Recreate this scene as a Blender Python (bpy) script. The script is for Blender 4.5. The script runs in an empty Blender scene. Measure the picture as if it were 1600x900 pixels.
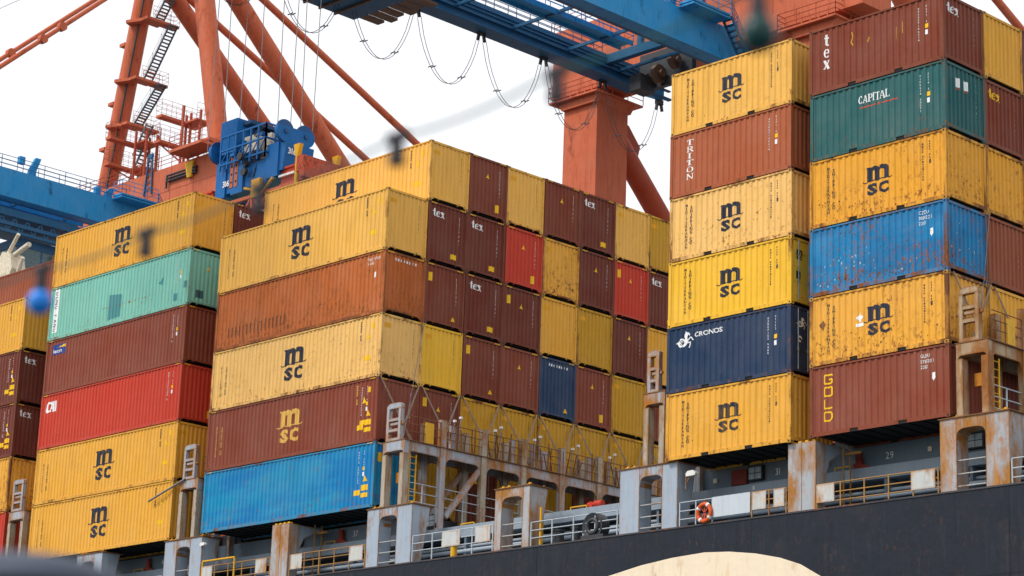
import bpy, math, random
from mathutils import Vector
random.seed(7)
sc = bpy.context.scene
COL = sc.collection
# ------------------------------------------------------------------ camera
def look_axes(yaw, pitch, roll):
    cy, sy, cp, sp = math.cos(yaw), math.sin(yaw), math.cos(pitch), math.sin(pitch)
    f = Vector((sy*cp, cy*cp, sp)); r = Vector((cy, -sy, 0)); u = r.cross(f)
    r2 = r*math.cos(roll)+u*math.sin(roll)
    return r2, r2.cross(f), f
CAM = Vector((40.9923, -64.1977, -16.598))
R_, U_, F_ = look_axes(-0.8075, 0.2723, 0.0361)
cd = bpy.data.cameras.new('camera'); co = bpy.data.objects.new('camera', cd); COL.objects.link(co)
from mathutils import Matrix
co.matrix_world = Matrix(((R_.x, U_.x, -F_.x, CAM.x), (R_.y, U_.y, -F_.y, CAM.y), (R_.z, U_.z, -F_.z, CAM.z), (0, 0, 0, 1)))
cd.sensor_width = 36; cd.lens = 36*3632.83/1600; cd.clip_end = 4000; cd.clip_start = .1
cd.dof.use_dof = True; cd.dof.focus_distance = 88; cd.dof.aperture_fstop = 2.2
sc.camera = co
# ------------------------------------------------------------------ light
SUN_EL, SUN_AZ = math.radians(48), math.radians(205)     # azimuth of the sun clockwise from +Y
w = bpy.data.worlds.new('World'); sc.world = w; w.use_nodes = True
nt = w.node_tree; nt.nodes.clear()
out = nt.nodes.new('ShaderNodeOutputWorld'); bg = nt.nodes.new('ShaderNodeBackground'); add = nt.nodes.new('ShaderNodeAddShader')
sky = nt.nodes.new('ShaderNodeTexSky'); sky.sky_type = 'NISHITA'; sky.sun_disc = False
sky.sun_elevation = SUN_EL; sky.sun_rotation = SUN_AZ
nt.links.new(sky.outputs[0], bg.inputs[0]); bg.inputs[1].default_value = 0.05
bg2 = nt.nodes.new('ShaderNodeBackground'); bg2.inputs[1].default_value = .57     # the white cloud deck
tc = nt.nodes.new('ShaderNodeTexCoord'); nz = nt.nodes.new('ShaderNodeTexNoise'); nz.inputs['Scale'].default_value = 2.2; nz.inputs['Detail'].default_value = 5
cr = nt.nodes.new('ShaderNodeValToRGB'); cr.color_ramp.elements[0].position = .3; cr.color_ramp.elements[1].position = .75
cr.color_ramp.elements[0].color = (.95, .89, .80, 1); cr.color_ramp.elements[1].color = (1, .95, .87, 1)
nt.links.new(tc.outputs['Generated'], nz.inputs[0]); nt.links.new(nz.outputs[0], cr.inputs[0]); nt.links.new(cr.outputs[0], bg2.inputs[0])
nt.links.new(bg.outputs[0], add.inputs[0]); nt.links.new(bg2.outputs[0], add.inputs[1]); nt.links.new(add.outputs[0], out.inputs[0])
sl = bpy.data.lights.new('sun', 'SUN'); so = bpy.data.objects.new('sun', sl); COL.objects.link(so)
sl.energy = 1.5; sl.angle = math.radians(12); sl.color = (1, .93, .84)
sd = Vector((math.sin(SUN_AZ)*math.cos(SUN_EL), math.cos(SUN_AZ)*math.cos(SUN_EL), math.sin(SUN_EL)))
so.rotation_euler = sd.to_track_quat('Z', 'Y').to_euler()
vs = sc.view_settings; vs.view_transform = 'Standard'; vs.look = 'None'; vs.exposure = 0.74; vs.gamma = 1
sc.render.engine = 'CYCLES'
try:
    sc.cycles.use_denoising = True; sc.cycles.denoiser = 'OPENIMAGEDENOISE'
    sc.cycles.max_bounces = 6; sc.cycles.diffuse_bounces = 3
except Exception: pass

# ------------------------------------------------------------------ materials
def ramp(n, stops):
    e = n.color_ramp.elements
    while len(e) > 1: e.remove(e[-1])
    e[0].position, e[0].color = stops[0][0], (*stops[0][1], 1)
    for p, c in stops[1:]:
        k = e.new(p); k.color = (*c, 1)
G = lambda v: (v, v, v)
MATS = {}
RUST = (.16, .055, .018)
def paint(name, col, rust=.2, rough=.5, grime=.35, fade=.25, rustcol=RUST, chalk=(.55, .5, .42), low=0.0, patch=None, stain=0.0, staincol=(.40, .17, .035), spec=.14, edge=0.0):
    """weathered paint: fading, vertical dirt runs, rust spots and rust runs"""
    key = name
    if key in MATS: return MATS[key]
    m = bpy.data.materials.new(name); m.use_nodes = True; t = m.node_tree; N, L = t.nodes, t.links
    b = N['Principled BSDF']
    tc = N.new('ShaderNodeTexCoord'); oi = N.new('ShaderNodeObjectInfo')
    off = N.new('ShaderNodeVectorMath'); off.operation = 'MULTIPLY'; off.inputs[1].default_value = (83, 57, 91)
    cmb = N.new('ShaderNodeCombineXYZ')
    for i in range(3): L.new(oi.outputs['Random'], cmb.inputs[i])
    L.new(cmb.outputs[0], off.inputs[0])
    ad = N.new('ShaderNodeVectorMath'); ad.operation = 'ADD'; L.new(tc.outputs['Object'], ad.inputs[0]); L.new(off.outputs[0], ad.inputs[1])
    def noise(scale, detail=4, st=None, rg=.55):
        n = N.new('ShaderNodeTexNoise'); n.inputs['Scale'].default_value = scale; n.inputs['Detail'].default_value = detail; n.inputs['Roughness'].default_value = rg
        if st:
            mp = N.new('ShaderNodeMapping'); mp.inputs['Scale'].default_value = st; L.new(ad.outputs[0], mp.inputs[0]); L.new(mp.outputs[0], n.inputs[0])
        else: L.new(ad.outputs[0], n.inputs[0])
        return n.outputs[0]
    def rmp(src, a, b_, va=0, vb=1):
        r = N.new('ShaderNodeMapRange'); r.inputs[1].default_value = a; r.inputs[2].default_value = b_; r.inputs[3].default_value = va; r.inputs[4].default_value = vb
        L.new(src, r.inputs[0]); return r.outputs[0]
    def mix(f, a, b_, typ='MIX'):
        x = N.new('ShaderNodeMix'); x.data_type = 'RGBA'; x.blend_type = typ
        (L.new(f, x.inputs[0]) if not isinstance(f, (int, float)) else setattr(x.inputs[0], 'default_value', f))
        for i, s in ((6, a), (7, b_)):
            if isinstance(s, tuple): x.inputs[i].default_value = (*s, 1)
            else: L.new(s, x.inputs[i])
        return x.outputs[2]
    def math_(op, a, b_):
        x = N.new('ShaderNodeMath'); x.operation = op
        for i, s in enumerate((a, b_)):
            if isinstance(s, (int, float)): x.inputs[i].default_value = s
            else: L.new(s, x.inputs[i])
        x.use_clamp = True
        return x.outputs[0]
    light = tuple(c+(k-c)*.12 for c, k in zip(col, chalk)); dark = tuple(c*.72 for c in col)
    c = mix(rmp(noise(.55, 3), .3, .72, 0, fade*2), col, light)
    c = mix(rmp(noise(1.3, 5, (1, 1, .35)), .52, .78, 0, fade*1.6), c, dark)
    if patch:
        c = mix(rmp(noise(.5, 3, (.35, 1, 1.5)), .47, .60, 0, .6), c, patch)
    c = mix(rmp(noise(3.2, 5, (1.6, 1.6, .16), .62), .5, .86, 0, grime), c, tuple(x*.45 for x in col))
    if stain:
        st1 = rmp(noise(1.1, 5, (1, 1, .42), .62), .60-.16*stain, .72-.12*stain); c = mix(st1, c, mix(noise(4, 4), staincol, tuple(x*.5 for x in staincol)))
        st2 = rmp(noise(4.2, 5, (1.2, 1.2, .10), .6), .60-.1*stain, .76-.1*stain, 0, .8); c = mix(st2, c, staincol)
    if edge:
        bv = N.new('ShaderNodeBevel'); bv.samples = 4; bv.inputs['Radius'].default_value = .10
        gm = N.new('ShaderNodeNewGeometry'); dt = N.new('ShaderNodeVectorMath'); dt.operation = 'DOT_PRODUCT'; L.new(bv.outputs[0], dt.inputs[0]); L.new(gm.outputs['Normal'], dt.inputs[1])
        em = rmp(dt.outputs['Value'], .9995, .95, 0, 1)
        c = mix(math_('MULTIPLY', em, rmp(noise(3.0, 5), .3, .5, 0, edge)), c, mix(noise(9, 4), staincol, tuple(x*.45 for x in staincol)))
    # rust: fine spots where a broad mask allows, plus runs below
    broad = rmp(noise(.8, 3), .42, .72)
    spots = rmp(noise(7.5, 6, (1, 1, .6), .68), .60-.10*rust, .66-.08*rust)
    runs = rmp(noise(5.5, 4, (1.4, 1.4, .09), .6), .64-.15*rust, .78-.12*rust)
    sx = N.new('ShaderNodeSeparateXYZ'); L.new(tc.outputs['Object'], sx.inputs[0])
    lowz = rmp(sx.outputs[2], 1.3, .1, 0, 1)
    msk = math_('ADD', math_('MULTIPLY', broad, min(1, rust*1.5)), math_('MULTIPLY', lowz, low+.5*rust))
    rs = math_('MULTIPLY', spots, msk)
    rr = math_('MULTIPLY', runs, math_('MULTIPLY', broad, min(1, rust)))
    rc = mix(noise(14, 3), rustcol, tuple(min(1, x*2.1) for x in rustcol))
    allr = math_('MAXIMUM', rs, rr)
    c = mix(allr, c, rc)
    L.new(c, b.inputs['Base Color'])
    ro = N.new('ShaderNodeMix'); ro.data_type = 'FLOAT'; L.new(allr, ro.inputs[0]); ro.inputs[2].default_value = rough; ro.inputs[3].default_value = .9
    L.new(ro.outputs[0], b.inputs['Roughness'])
    bp = N.new('ShaderNodeBump'); bp.inputs['Strength'].default_value = .35; bp.inputs['Distance'].default_value = .02
    b2 = N.new('ShaderNodeBump'); b2.inputs['Strength'].default_value = .5; b2.inputs['Distance'].default_value = .05
    L.new(noise(1.4, 2), b2.inputs['Height']); L.new(b2.outputs[0], bp.inputs['Normal'])
    L.new(noise(3.6, 6), bp.inputs['Height']); L.new(bp.outputs[0], b.inputs['Normal'])
    b.inputs['Specular IOR Level'].default_value = spec
    MATS[key] = m; return m
def plain(name, col, rough=.6, metal=0):
    if name in MATS: return MATS[name]
    m = bpy.data.materials.new(name); m.use_nodes = True; b = m.node_tree.nodes['Principled BSDF']
    N, L = m.node_tree.nodes, m.node_tree.links
    n = N.new('ShaderNodeTexNoise'); n.inputs['Scale'].default_value = 6; n.inputs['Detail'].default_value = 5
    tc = N.new('ShaderNodeTexCoord'); L.new(tc.outputs['Object'], n.inputs[0])
    r = N.new('ShaderNodeValToRGB'); ramp(r, [(.3, tuple(c*.75 for c in col)), (.7, tuple(min(1, c*1.12) for c in col))])
    L.new(n.outputs[0], r.inputs[0]); L.new(r.outputs[0], b.inputs['Base Color'])
    b.inputs['Roughness'].default_value = rough; b.inputs['Metallic'].default_value = metal; b.inputs['Specular IOR Level'].default_value = .3
    MATS[name] = m; return m

CC = {  # container paints: colour, rust
 'yellow': ((.75, .375, .042), .18), 'yellow_pale': ((.82, .49, .15), .42), 'yellow_rusty': ((.76, .37, .042), .7),
 'yellow_bright': ((.82, .47, .030), .05), 'yellow_dull': ((.54, .28, .012), .3), 'yellow_light': ((.79, .43, .080), .15), 'yellow_deep': ((.75, .345, .026), .55),
 'brown': ((.190, .036, .015), .12), 'brown_red': ((.225, .046, .022), .15), 'maroon': ((.145, .024, .011), .1), 'brown_warm': ((.27, .062, .023), .25),
 'orange_rusty': ((.47, .118, .022), .85), 'orange_brown': ((.38, .092, .032), .2), 'red': ((.52, .042, .020), .06),
 'mint': ((.19, .50, .41), .25), 'teal': ((.014, .105, .110), .25), 'blue': ((.0, .25, .48), .35), 'blue_rusty': ((.0, .20, .45), .75),
 'navy': ((.012, .036, .092), .12), 'dark_blue': ((.012, .042, .11), .2)}
def cmat(k):
    col, r = CC[k]
    return paint('paint_'+k, col, rust=r, low=r*.6, patch={'blue': (.0, .14, .44), 'blue_rusty': (.008, .11, .28)}.get(k), fade=.3 if k != 'red' else .12)
def fmat(k):
    col, r = CC[k]
    return paint('frame_paint_'+k, tuple(c*.92 for c in col), rust=min(1.2, r+.35), low=.2, stain=min(1.0, r*1.25), staincol=(.17, .06, .02))
BLACK = plain('shade_black', (.012, .012, .013), .8)  # near-black puts the shade of undersides, fork pockets and holes into the colour
INK = paint('ink_navy', (.017, .024, .046), rust=.3, fade=.15, stain=.18, staincol=(.17, .10, .03))
WHITE = paint('marking_white', (.80, .81, .82), rust=.1, fade=0, grime=.1)
YEL = paint('marking_yellow', (.85, .50, .01), rust=.1, fade=.1)
GOLDM = paint('marking_gold', (.72, .42, .09), rust=.05, fade=.1)
BLK = plain('marking_black', (.02, .02, .022), .6)
REDM = paint('marking_red', (.6, .06, .02), rust=.1)
SHIPGREY = paint('ship_grey_paint', (.33, .40, .49), rust=.4, rustcol=(.34, .125, .025), grime=.35, stain=.12, edge=1.0)
SHIPGREY_R = paint('ship_grey_rusty', (.34, .38, .44), rust=.9, rustcol=(.30, .10, .018), grime=.5, stain=.55, edge=1.0)
SHIPGREY_H = paint('ship_grey_heavy_rust', (.36, .39, .43), rust=.9, rustcol=(.26, .09, .016), grime=.5, stain=.8, staincol=(.42, .19, .045), edge=1.0)
SHIPTAN = paint('ship_tan_paint', (.40, .36, .30), rust=.9, rustcol=(.20, .075, .02), grime=.6, stain=.45, staincol=(.33, .17, .06), edge=1.0)
SHIPRUST = paint('ship_rusty_tan', (.40, .30, .19), rust=1.2, rustcol=(.16, .05, .012), grime=.6, stain=.85, staincol=(.33, .125, .025), edge=1.0)
WALLGREY = paint('wall_grey_paint', (.13, .18, .235), rust=.12, grime=.3)
HULLM = paint('hull_black_paint', (.013, .018, .029), rust=.35, rough=.55, grime=.6, fade=.1, spec=.16, chalk=(.1, .08, .08), stain=.3, staincol=(.027, .032, .043), rustcol=(.07, .035, .025))
HULLW = paint('hull_cream_paint', (.80, .68, .52), stain=.1, staincol=(.68, .46, .27), rust=.2, rustcol=(.55, .30, .12), grime=.15, fade=.1)
RUSTY = paint('rusty_steel', (.20, .085, .03), rust=1.0, rustcol=(.09, .035, .018))
SAFETY = paint('safety_yellow', (.72, .38, .01), rust=.35)
ORANGE = paint('crane_orange', (.53, .120, .052), rust=.3, fade=.25, grime=.7, rough=.55, stain=.12, staincol=(.38, .075, .035))
ORANGE_D = paint('crane_orange_dull', (.40, .075, .035), rust=.2, fade=.2)
CBLUE = paint('crane_blue', (.016, .26, .58), rust=.25, fade=.25, rough=.5, grime=.5, stain=.08, staincol=(.012, .15, .36))
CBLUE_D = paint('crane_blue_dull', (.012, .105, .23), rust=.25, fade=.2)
DKMETAL = plain('dark_steel', (.035, .04, .048), .55)
ROPE = plain('steel_rope', (.22, .22, .24), .5, .3)
CREAM = plain('cream_paint', (.70, .62, .48), .5)
WHITEP = plain('white_paint', (.78, .80, .80), .5)
REDSP = paint('spreader_red', (.55, .055, .02), rust=.5)

# ------------------------------------------------------------------ mesh helpers
ORG = {}
def link(o, parent=None):
    COL.objects.link(o)
    if parent is not None: o.parent = parent
    return o
def empty(name, loc, label, cat, group=None):
    o = bpy.data.objects.new(name, None); o.location = loc; o.empty_display_size = .3
    o['label'] = label; o['category'] = cat
    if group: o['group'] = group
    COL.objects.link(o); ORG[o.name] = Vector(loc); return o
class MB:
    def __init__(s): s.v = []; s.f = []; s.m = []; s.smooth = []
    def poly(s, pts, mi=0, sm=False):
        n = len(s.v); s.v += [tuple(p) for p in pts]; s.f.append(tuple(range(n, n+len(pts)))); s.m.append(mi); s.smooth.append(sm)
    def grid(s, pts, faces, mi=0, sm=False):
        n = len(s.v); s.v += [tuple(p) for p in pts]
        for f in faces: s.f.append(tuple(n+i for i in f)); s.m.append(mi); s.smooth.append(sm)
    def box(s, x0, x1, y0, y1, z0, z1, mi=0):
        p = [(x0, y0, z0), (x1, y0, z0), (x1, y1, z0), (x0, y1, z0), (x0, y0, z1), (x1, y0, z1), (x1, y1, z1), (x0, y1, z1)]
        s.grid(p, [(0, 3, 2, 1), (4, 5, 6, 7), (0, 1, 5, 4), (1, 2, 6, 5), (2, 3, 7, 6), (3, 0, 4, 7)], mi)
    def beam(s, p, q, w, h=None, mi=0):
        h = h or w; p, q = Vector(p), Vector(q); d = (q-p).normalized()
        a = d.cross(Vector((0, 0, 1)))
        if a.length < .05: a = d.cross(Vector((0, 1, 0)))
        a.normalize(); b = a.cross(d).normalized(); P = []
        for o in (p, q):
            for i, j in ((-1, -1), (1, -1), (1, 1), (-1, 1)): P.append(o+a*(i*w/2)+b*(j*h/2))
        s.grid(P, [(0, 3, 2, 1), (4, 5, 6, 7), (0, 1, 5, 4), (1, 2, 6, 5), (2, 3, 7, 6), (3, 0, 4, 7)], mi)
    def tube(s, p, q, r, n=8, r2=None, mi=0, cap=True):
        r2 = r if r2 is None else r2; p, q = Vector(p), Vector(q); d = (q-p).normalized()
        a = d.cross(Vector((0, 0, 1)))
        if a.length < .05: a = d.cross(Vector((0, 1, 0)))
        a.normalize(); b = d.cross(a)
        P = [c+(a*math.cos(2*math.pi*i/n)+b*math.sin(2*math.pi*i/n))*rr for c, rr in ((p, r), (q, r2)) for i in range(n)]
        s.grid(P, [(i, (i+1) % n, n+(i+1) % n, n+i) for i in range(n)], mi, n > 5)
        if cap: s.grid(P[:n], [tuple(range(n-1, -1, -1))], mi); s.grid(P[n:], [tuple(range(n))], mi)
    def path(s, pts, r, n=6, mi=0):
        for a, b in zip(pts[:-1], pts[1:]): s.tube(a, b, r, n, mi=mi, cap=False)
    def prism(s, poly, axis, d0, d1, mi=0, caps=True):
        """extrude a 2D outline; axis 'x': poly=(y,z), 'y': (x,z), 'z': (x,y)"""
        def P(u, v, d): return {'x': (d, u, v), 'y': (u, d, v), 'z': (u, v, d)}[axis]
        n = len(poly); pts = [P(u, v, d0) for u, v in poly]+[P(u, v, d1) for u, v in poly]
        fs = [(i, (i+1) % n, n+(i+1) % n, n+i) for i in range(n)]
        if caps: fs += [tuple(range(n-1, -1, -1)), tuple(range(n, 2*n))]
        s.grid(pts, fs, mi)
    def disc(s, c, axis, r, t, n=20, mi=0):
        poly = [(math.cos(2*math.pi*i/n)*r, math.sin(2*math.pi*i/n)*r) for i in range(n)]
        k = {'x': 0, 'y': 1, 'z': 2}[axis]; o = [c[i] for i in range(3) if i != k]
        s.prism([(o[0]+a, o[1]+b) for a, b in poly], axis, c[k]-t/2, c[k]+t/2, mi)
    def torus(s, c, axis, R, r, n=24, m=8, a0=0, a1=2*math.pi, mi=0):
        c = Vector(c); k = {'x': (Vector((0, 1, 0)), Vector((0, 0, 1)), Vector((1, 0, 0))), 'y': (Vector((1, 0, 0)), Vector((0, 0, 1)), Vector((0, 1, 0)))}[axis]
        P = []
        for i in range(n+1):
            a = a0+(a1-a0)*i/n; rad = k[0]*math.cos(a)+k[1]*math.sin(a)
            for j in range(m):
                b = 2*math.pi*j/m; P.append(c+rad*(R+r*math.cos(b))+k[2]*(r*math.sin(b)))
        s.grid(P, [(i*m+j, i*m+(j+1) % m, (i+1)*m+(j+1) % m, (i+1)*m+j) for i in range(n) for j in range(m)], mi, True)
    def mesh(s, name, o=Vector((0, 0, 0))):
        me = bpy.data.meshes.new(name); me.from_pydata([(v[0]-o[0], v[1]-o[1], v[2]-o[2]) for v in s.v], [], s.f)
        for p, mi, sm in zip(me.polygons, s.m, s.smooth): p.material_index = mi; p.use_smooth = sm
        me.update(); return me
    def build(s, name, mat, parent=None, kind=None, label=None, cat=None, group=None):
        o0 = ORG.get(parent.name, Vector((0, 0, 0))) if parent is not None else Vector((0, 0, 0))
        me = s.mesh(name, o0)
        for m in (mat if isinstance(mat, (list, tuple)) else [mat]): me.materials.append(m)
        o = link(bpy.data.objects.new(name, me), parent); ORG[o.name] = o0
        if kind: o['kind'] = kind
        if label: o['label'] = label
        if cat: o['category'] = cat
        if group: o['group'] = group
        return o

# ------------------------------------------------------------------ corrugation + markings that follow it
def prof(length, pitch, depth, m=.11):
    """trapezoid corrugation between m and length-m: list of (u, depth)"""
    n = max(1, round((length-2*m)/pitch)); p = (length-2*m)/n; P = [(m, 0.0)]
    for i in range(n):
        s = m+i*p
        P += [(s+p*.30, 0.0), (s+p*.50, depth), (s+p*.80, depth), (s+p, 0.0)]
    Q = []
    for q in P:
        if not Q or q[0]-Q[-1][0] > 1e-6: Q.append(q)
    return Q
L40, L20, W, H40, H20 = 12.192, 6.058, 2.438, 2.896, 2.591
REC = .028
PROF = {('side', 40): prof(L40, .278, .038), ('side', 20): prof(L20, .275, .036), ('end', 40): prof(W, .236, .042), ('end', 20): prof(W, .25, .045)}
def clip(poly, u, keep):
    o = []; n = len(poly)
    for i in range(n):
        a, b = poly[i], poly[(i+1) % n]; ia = (a[0] >= u-1e-9) if keep > 0 else (a[0] <= u+1e-9); ib = (b[0] >= u-1e-9) if keep > 0 else (b[0] <= u+1e-9)
        if ia: o.append(a)
        if ia != ib:
            t = (u-a[0])/(b[0]-a[0]); o.append((u, a[1]+t*(b[1]-a[1])))
    return o
def on_face(polys, face, size, extra=.005):
    """2D convex polygons -> MB in container coordinates lying on the corrugated face"""
    P = PROF[(face, size)] if face in ('side', 'end') else None
    Lx = L40 if size == 40 else L20
    mb = MB()
    def put(pl, d):
        pts = []
        for u, v in pl:
            dd = d(u)
            if face == 'side': pts.append((u, REC+dd-extra, v))
            else: pts.append((Lx-REC-dd+extra, u, v))
        mb.poly(pts)
    for k, pl in enumerate(polys):
        if P is None: put(pl, lambda u: 0.0); continue
        us = [p[0] for p in pl]; lo, hi = min(us), max(us)
        bps = [P[0][0]-9]+[p[0] for p in P]+[P[-1][0]+9]; ds = [P[0][1]]+[p[1] for p in P]+[P[-1][1]]
        for (a, da), (b, db) in zip(list(zip(bps, ds))[:-1], list(zip(bps, ds))[1:]):
            if b <= lo or a >= hi: continue
            q = clip(clip(pl, a, 1), b, -1)
            if len(q) < 3 or max(x[0] for x in q)-min(x[0] for x in q) < 1e-5: continue
            put(q, lambda u, a=a, b=b, da=da, db=db: da+(db-da)*(min(max(u, a), b)-a)/(b-a)-(k % 7)*.0006)
    return mb
# ---- glyphs: convex polygons in a box of height 1
CH = {}
def font(ch, bold=.0):
    k = (ch, bold)
    if k in CH: return CH[k]
    c = bpy.data.curves.new('t', 'FONT'); c.body = ch; c.resolution_u = 2; c.size = 1/.73; c.offset = bold
    o = bpy.data.objects.new('t', c); me = bpy.data.meshes.new_from_object(o); me.calc_loop_triangles()
    P = [[(me.vertices[i].co.x, me.vertices[i].co.y) for i in t.vertices] for t in me.loop_triangles]
    xs = [x for p in P for x, _ in p] or [0, .3]
    lo, hi = min(xs), max(xs); P = [[(x-lo, y) for x, y in p] for p in P]
    bpy.data.objects.remove(o); bpy.data.curves.remove(c); bpy.data.meshes.remove(me)
    CH[k] = (P, hi-lo); return CH[k]
def rect(x0, y0, x1, y1): return [(x0, y0), (x1, y0), (x1, y1), (x0, y1)]
def arc(cx, cy, rx, ry, a0, a1, tx, ty, n=14):
    o = []
    for i in range(n):
        A, B = math.radians(a0+(a1-a0)*i/n), math.radians(a0+(a1-a0)*(i+1)/n)
        o.append([(cx+rx*math.cos(A), cy+ry*math.sin(A)), (cx+rx*math.cos(B), cy+ry*math.sin(B)), (cx+(rx-tx)*math.cos(B), cy+(ry-ty)*math.sin(B)), (cx+(rx-tx)*math.cos(A), cy+(ry-ty)*math.sin(A))])
    return o
def stroke(pts, wd):
    o = []
    for (x0, y0), (x1, y1) in zip(pts[:-1], pts[1:]):
        l = math.hypot(x1-x0, y1-y0) or 1; nx, ny = -(y1-y0)/l*wd/2, (x1-x0)/l*wd/2
        o.append([(x0+nx, y0+ny), (x1+nx, y1+ny), (x1-nx, y1-ny), (x0-nx, y0-ny)])
    return o
def serif(ch):
    S, T, F = .21, .085, .08
    g = {
     'T': ([rect(.34, F, .34+S, .9), rect(0, .91, .89, 1), rect(0, .76, .07, .91), rect(.82, .76, .89, .91), rect(.22, 0, .67, F)], .89),
     'I': ([rect(.1, F, .1+S, .92), rect(0, 0, .41, F), rect(0, .92, .41, 1)], .41),
     'L': ([rect(.1, F, .1+S, .92), rect(0, .92, .41, 1), rect(0, 0, .72, F), rect(.65, F, .72, .27)], .72),
     'P': ([rect(.1, F, .1+S, .92), rect(0, 0, .41, F), rect(0, .92, .5, 1), rect(.31, .46, .5, .54)]+arc(.5, .73, .28, .27, -90, 90, .2, .09), .78),
     'R': ([rect(.1, F, .1+S, .92), rect(0, 0, .41, F), rect(0, .92, .5, 1), rect(.31, .46, .5, .54), [(.42, .46), (.62, .46), (.9, 0), (.66, 0)]]+arc(.5, .73, .28, .27, -90, 90, .2, .09), .9),
     'O': (arc(.44, .5, .44, .5, 0, 360, .2, .08, 24), .88),
     'N': ([rect(.09, F, .09+T, .92), rect(.76, F, .76+T, .92), [(.02, 1), (.28, 1), (.845, 0), (.70, 0)], rect(0, 0, .26, F), rect(.66, .92, .94, 1)], .94),
     'A': ([[(.36, 1), (.52, 1), (.88, F), (.64, F)], [(.36, 1), (.42, .86), (.15, F), (.07, F)], rect(.22, .3, .62, .38), rect(0, 0, .26, F), rect(.54, 0, .98, F)], .98),
     'C': (arc(.46, .5, .46, .5, 42, 318, .2, .08, 20)+[rect(.72, .68, .8, .98), rect(.72, .02, .8, .2)], .84),
     't': ([rect(.12, .16, .34, 1), rect(0, .64, .5, .74)]+arc(.34, .2, .22, .2, 180, 330, .17, .12, 8), .55),
     'e': (arc(.34, .37, .34, .38, 20, 320, .2, .09, 18)+[rect(.18, .36, .64, .45)], .7),
     'x': ([[(.0, .74), (.3, .74), (.74, 0), (.44, 0)], [(.58, .74), (.7, .74), (.2, 0), (.06, 0)], rect(-.04, .68, .34, .75), rect(.48, .68, .76, .75), rect(-.02, 0, .26, .07), rect(.4, 0, .8, .07)], .8)}
    return g[ch]
def place(polys, u, v, sx, sy=None, rot=0):
    sy = sy or sx; c, s = math.cos(rot), math.sin(rot)
    return [[(u+(x*sx*c-y*sy*s), v+(x*sx*s+y*sy*c)) for x, y in p] for p in polys]
def word(txt, u, v, h, gl=None, sx=1.0, gap=.12, bold=0, up=0):
    gl = gl or (lambda c: font(c, bold)); o = []; x = 0
    for ch in txt:
        if ch == ' ': x += .45*h*sx; continue
        P, a = gl(ch); o += place(P, u+x, v, h*sx, h); x += (a+gap)*h*sx
    return o
def column(txt, u, vtop, vbot, h, gl=None, sx=1.0, bold=0):
    gl = gl or (lambda c: font(c, bold)); n = len(txt); st = (vtop-vbot-h)/max(1, n-1); o = []
    for i, ch in enumerate(txt):
        if ch == ' ': continue
        P, a = gl(ch); o += place(P, u-a*h*sx/2, vtop-h-i*st, h*sx, h)
    return o
def msc_logo(u, v, s):
    o = []
    for x0, x1 in ((.205, .439), (.570, .795), (.994, 1.222)): o.append(rect(x0, .545, x1, .99))
    o += [rect(.205, .99, .439, 1.12), rect(.15, 1.06, .205, 1.12)]
    for a, b, st in ((.439, .570, 0), (.795, .994, 1)):
        cx = (a+b)/2; r1 = (.795-a) if st == 0 else (1.222-a)
        ex = .795 if st == 0 else 1.222
        n = 10
        for i in range(n):      # arch: outer curve from the previous stem to the outer edge, inner curve over the gap
            t0, t1 = i/n, (i+1)/n
            def outer(t):
                return (a+(ex-a)*(1-math.cos(math.pi*t))/2, .99+.155*math.sin(math.pi*(.22+.78*t)) if t < 1 else .99)
            def inner(t): return (min(a+(b-a)*(1-math.cos(math.pi*t))/2, b), .90+.075*math.sin(math.pi*t))
            p0, p1 = outer(t0), outer(t1); q0, q1 = inner(t0), inner(t1)
            o.append([q0, q1, p1, p0])
    o += stroke([(0, .56), (.05, .525), (.14, .515), (.28, .545), (.45, .575), (.6, .55), (.7, .535), (.85, .575), (1.02, .59), (1.2, .56), (1.3, .565), (1.37, .62)], .036)
    P, a = font('S', .075); o += place(P, .2, .015, .47/a, .43)
    P, a = font('C', .075); o += place(P, .73, .015, .49/a, .43)
    return place(o, u, v, s)
def bars(u, vt, vb, w, seed=0, gap=.03):
    rn = random.Random(seed); o = []; v = vt
    while v > vb:
        h = rn.choice((.05, .06, .07)); 
        if rn.random() > .12: o.append(rect(u+rn.uniform(0, w*.2), v-h, u+w*rn.uniform(.75, 1), v))
        v -= h+gap
    return o
def splats(seed, n, u0, u1, v0, v1, size, tall=2.2, clusters=6):
    rn = random.Random(seed); o = []; cl = [(rn.uniform(u0, u1), rn.uniform(v0, v1)) for _ in range(clusters)]
    for i in range(n):
        if rn.random() < .75: c = rn.choice(cl); u, v = rn.gauss(c[0], .34), rn.gauss(c[1], .13)
        else: u, v = rn.uniform(u0, u1), rn.uniform(v0, v1)
        if not (u0 < u < u1 and v0 < v < v1): continue
        r = size*rn.uniform(.15, .75)*(1 if rn.random() > .08 else 1.5); k = 7
        o.append([(u+r*rn.uniform(.75, 1.1)*math.cos(2*math.pi*j/k), v+r*tall*rn.uniform(.8, 1.1)*.6*math.sin(2*math.pi*j/k)) for j in range(k)])
    return o
def tri(u, v, s): return [[(u, v), (u+s, v), (u+s*.5, v+s*.95)]]
def code_rows(u, v, rows, h):
    o = []
    for i, r in enumerate(rows): o += word(r, u, v-i*h*1.5, h, sx=.8, bold=.01)
    return o
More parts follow.
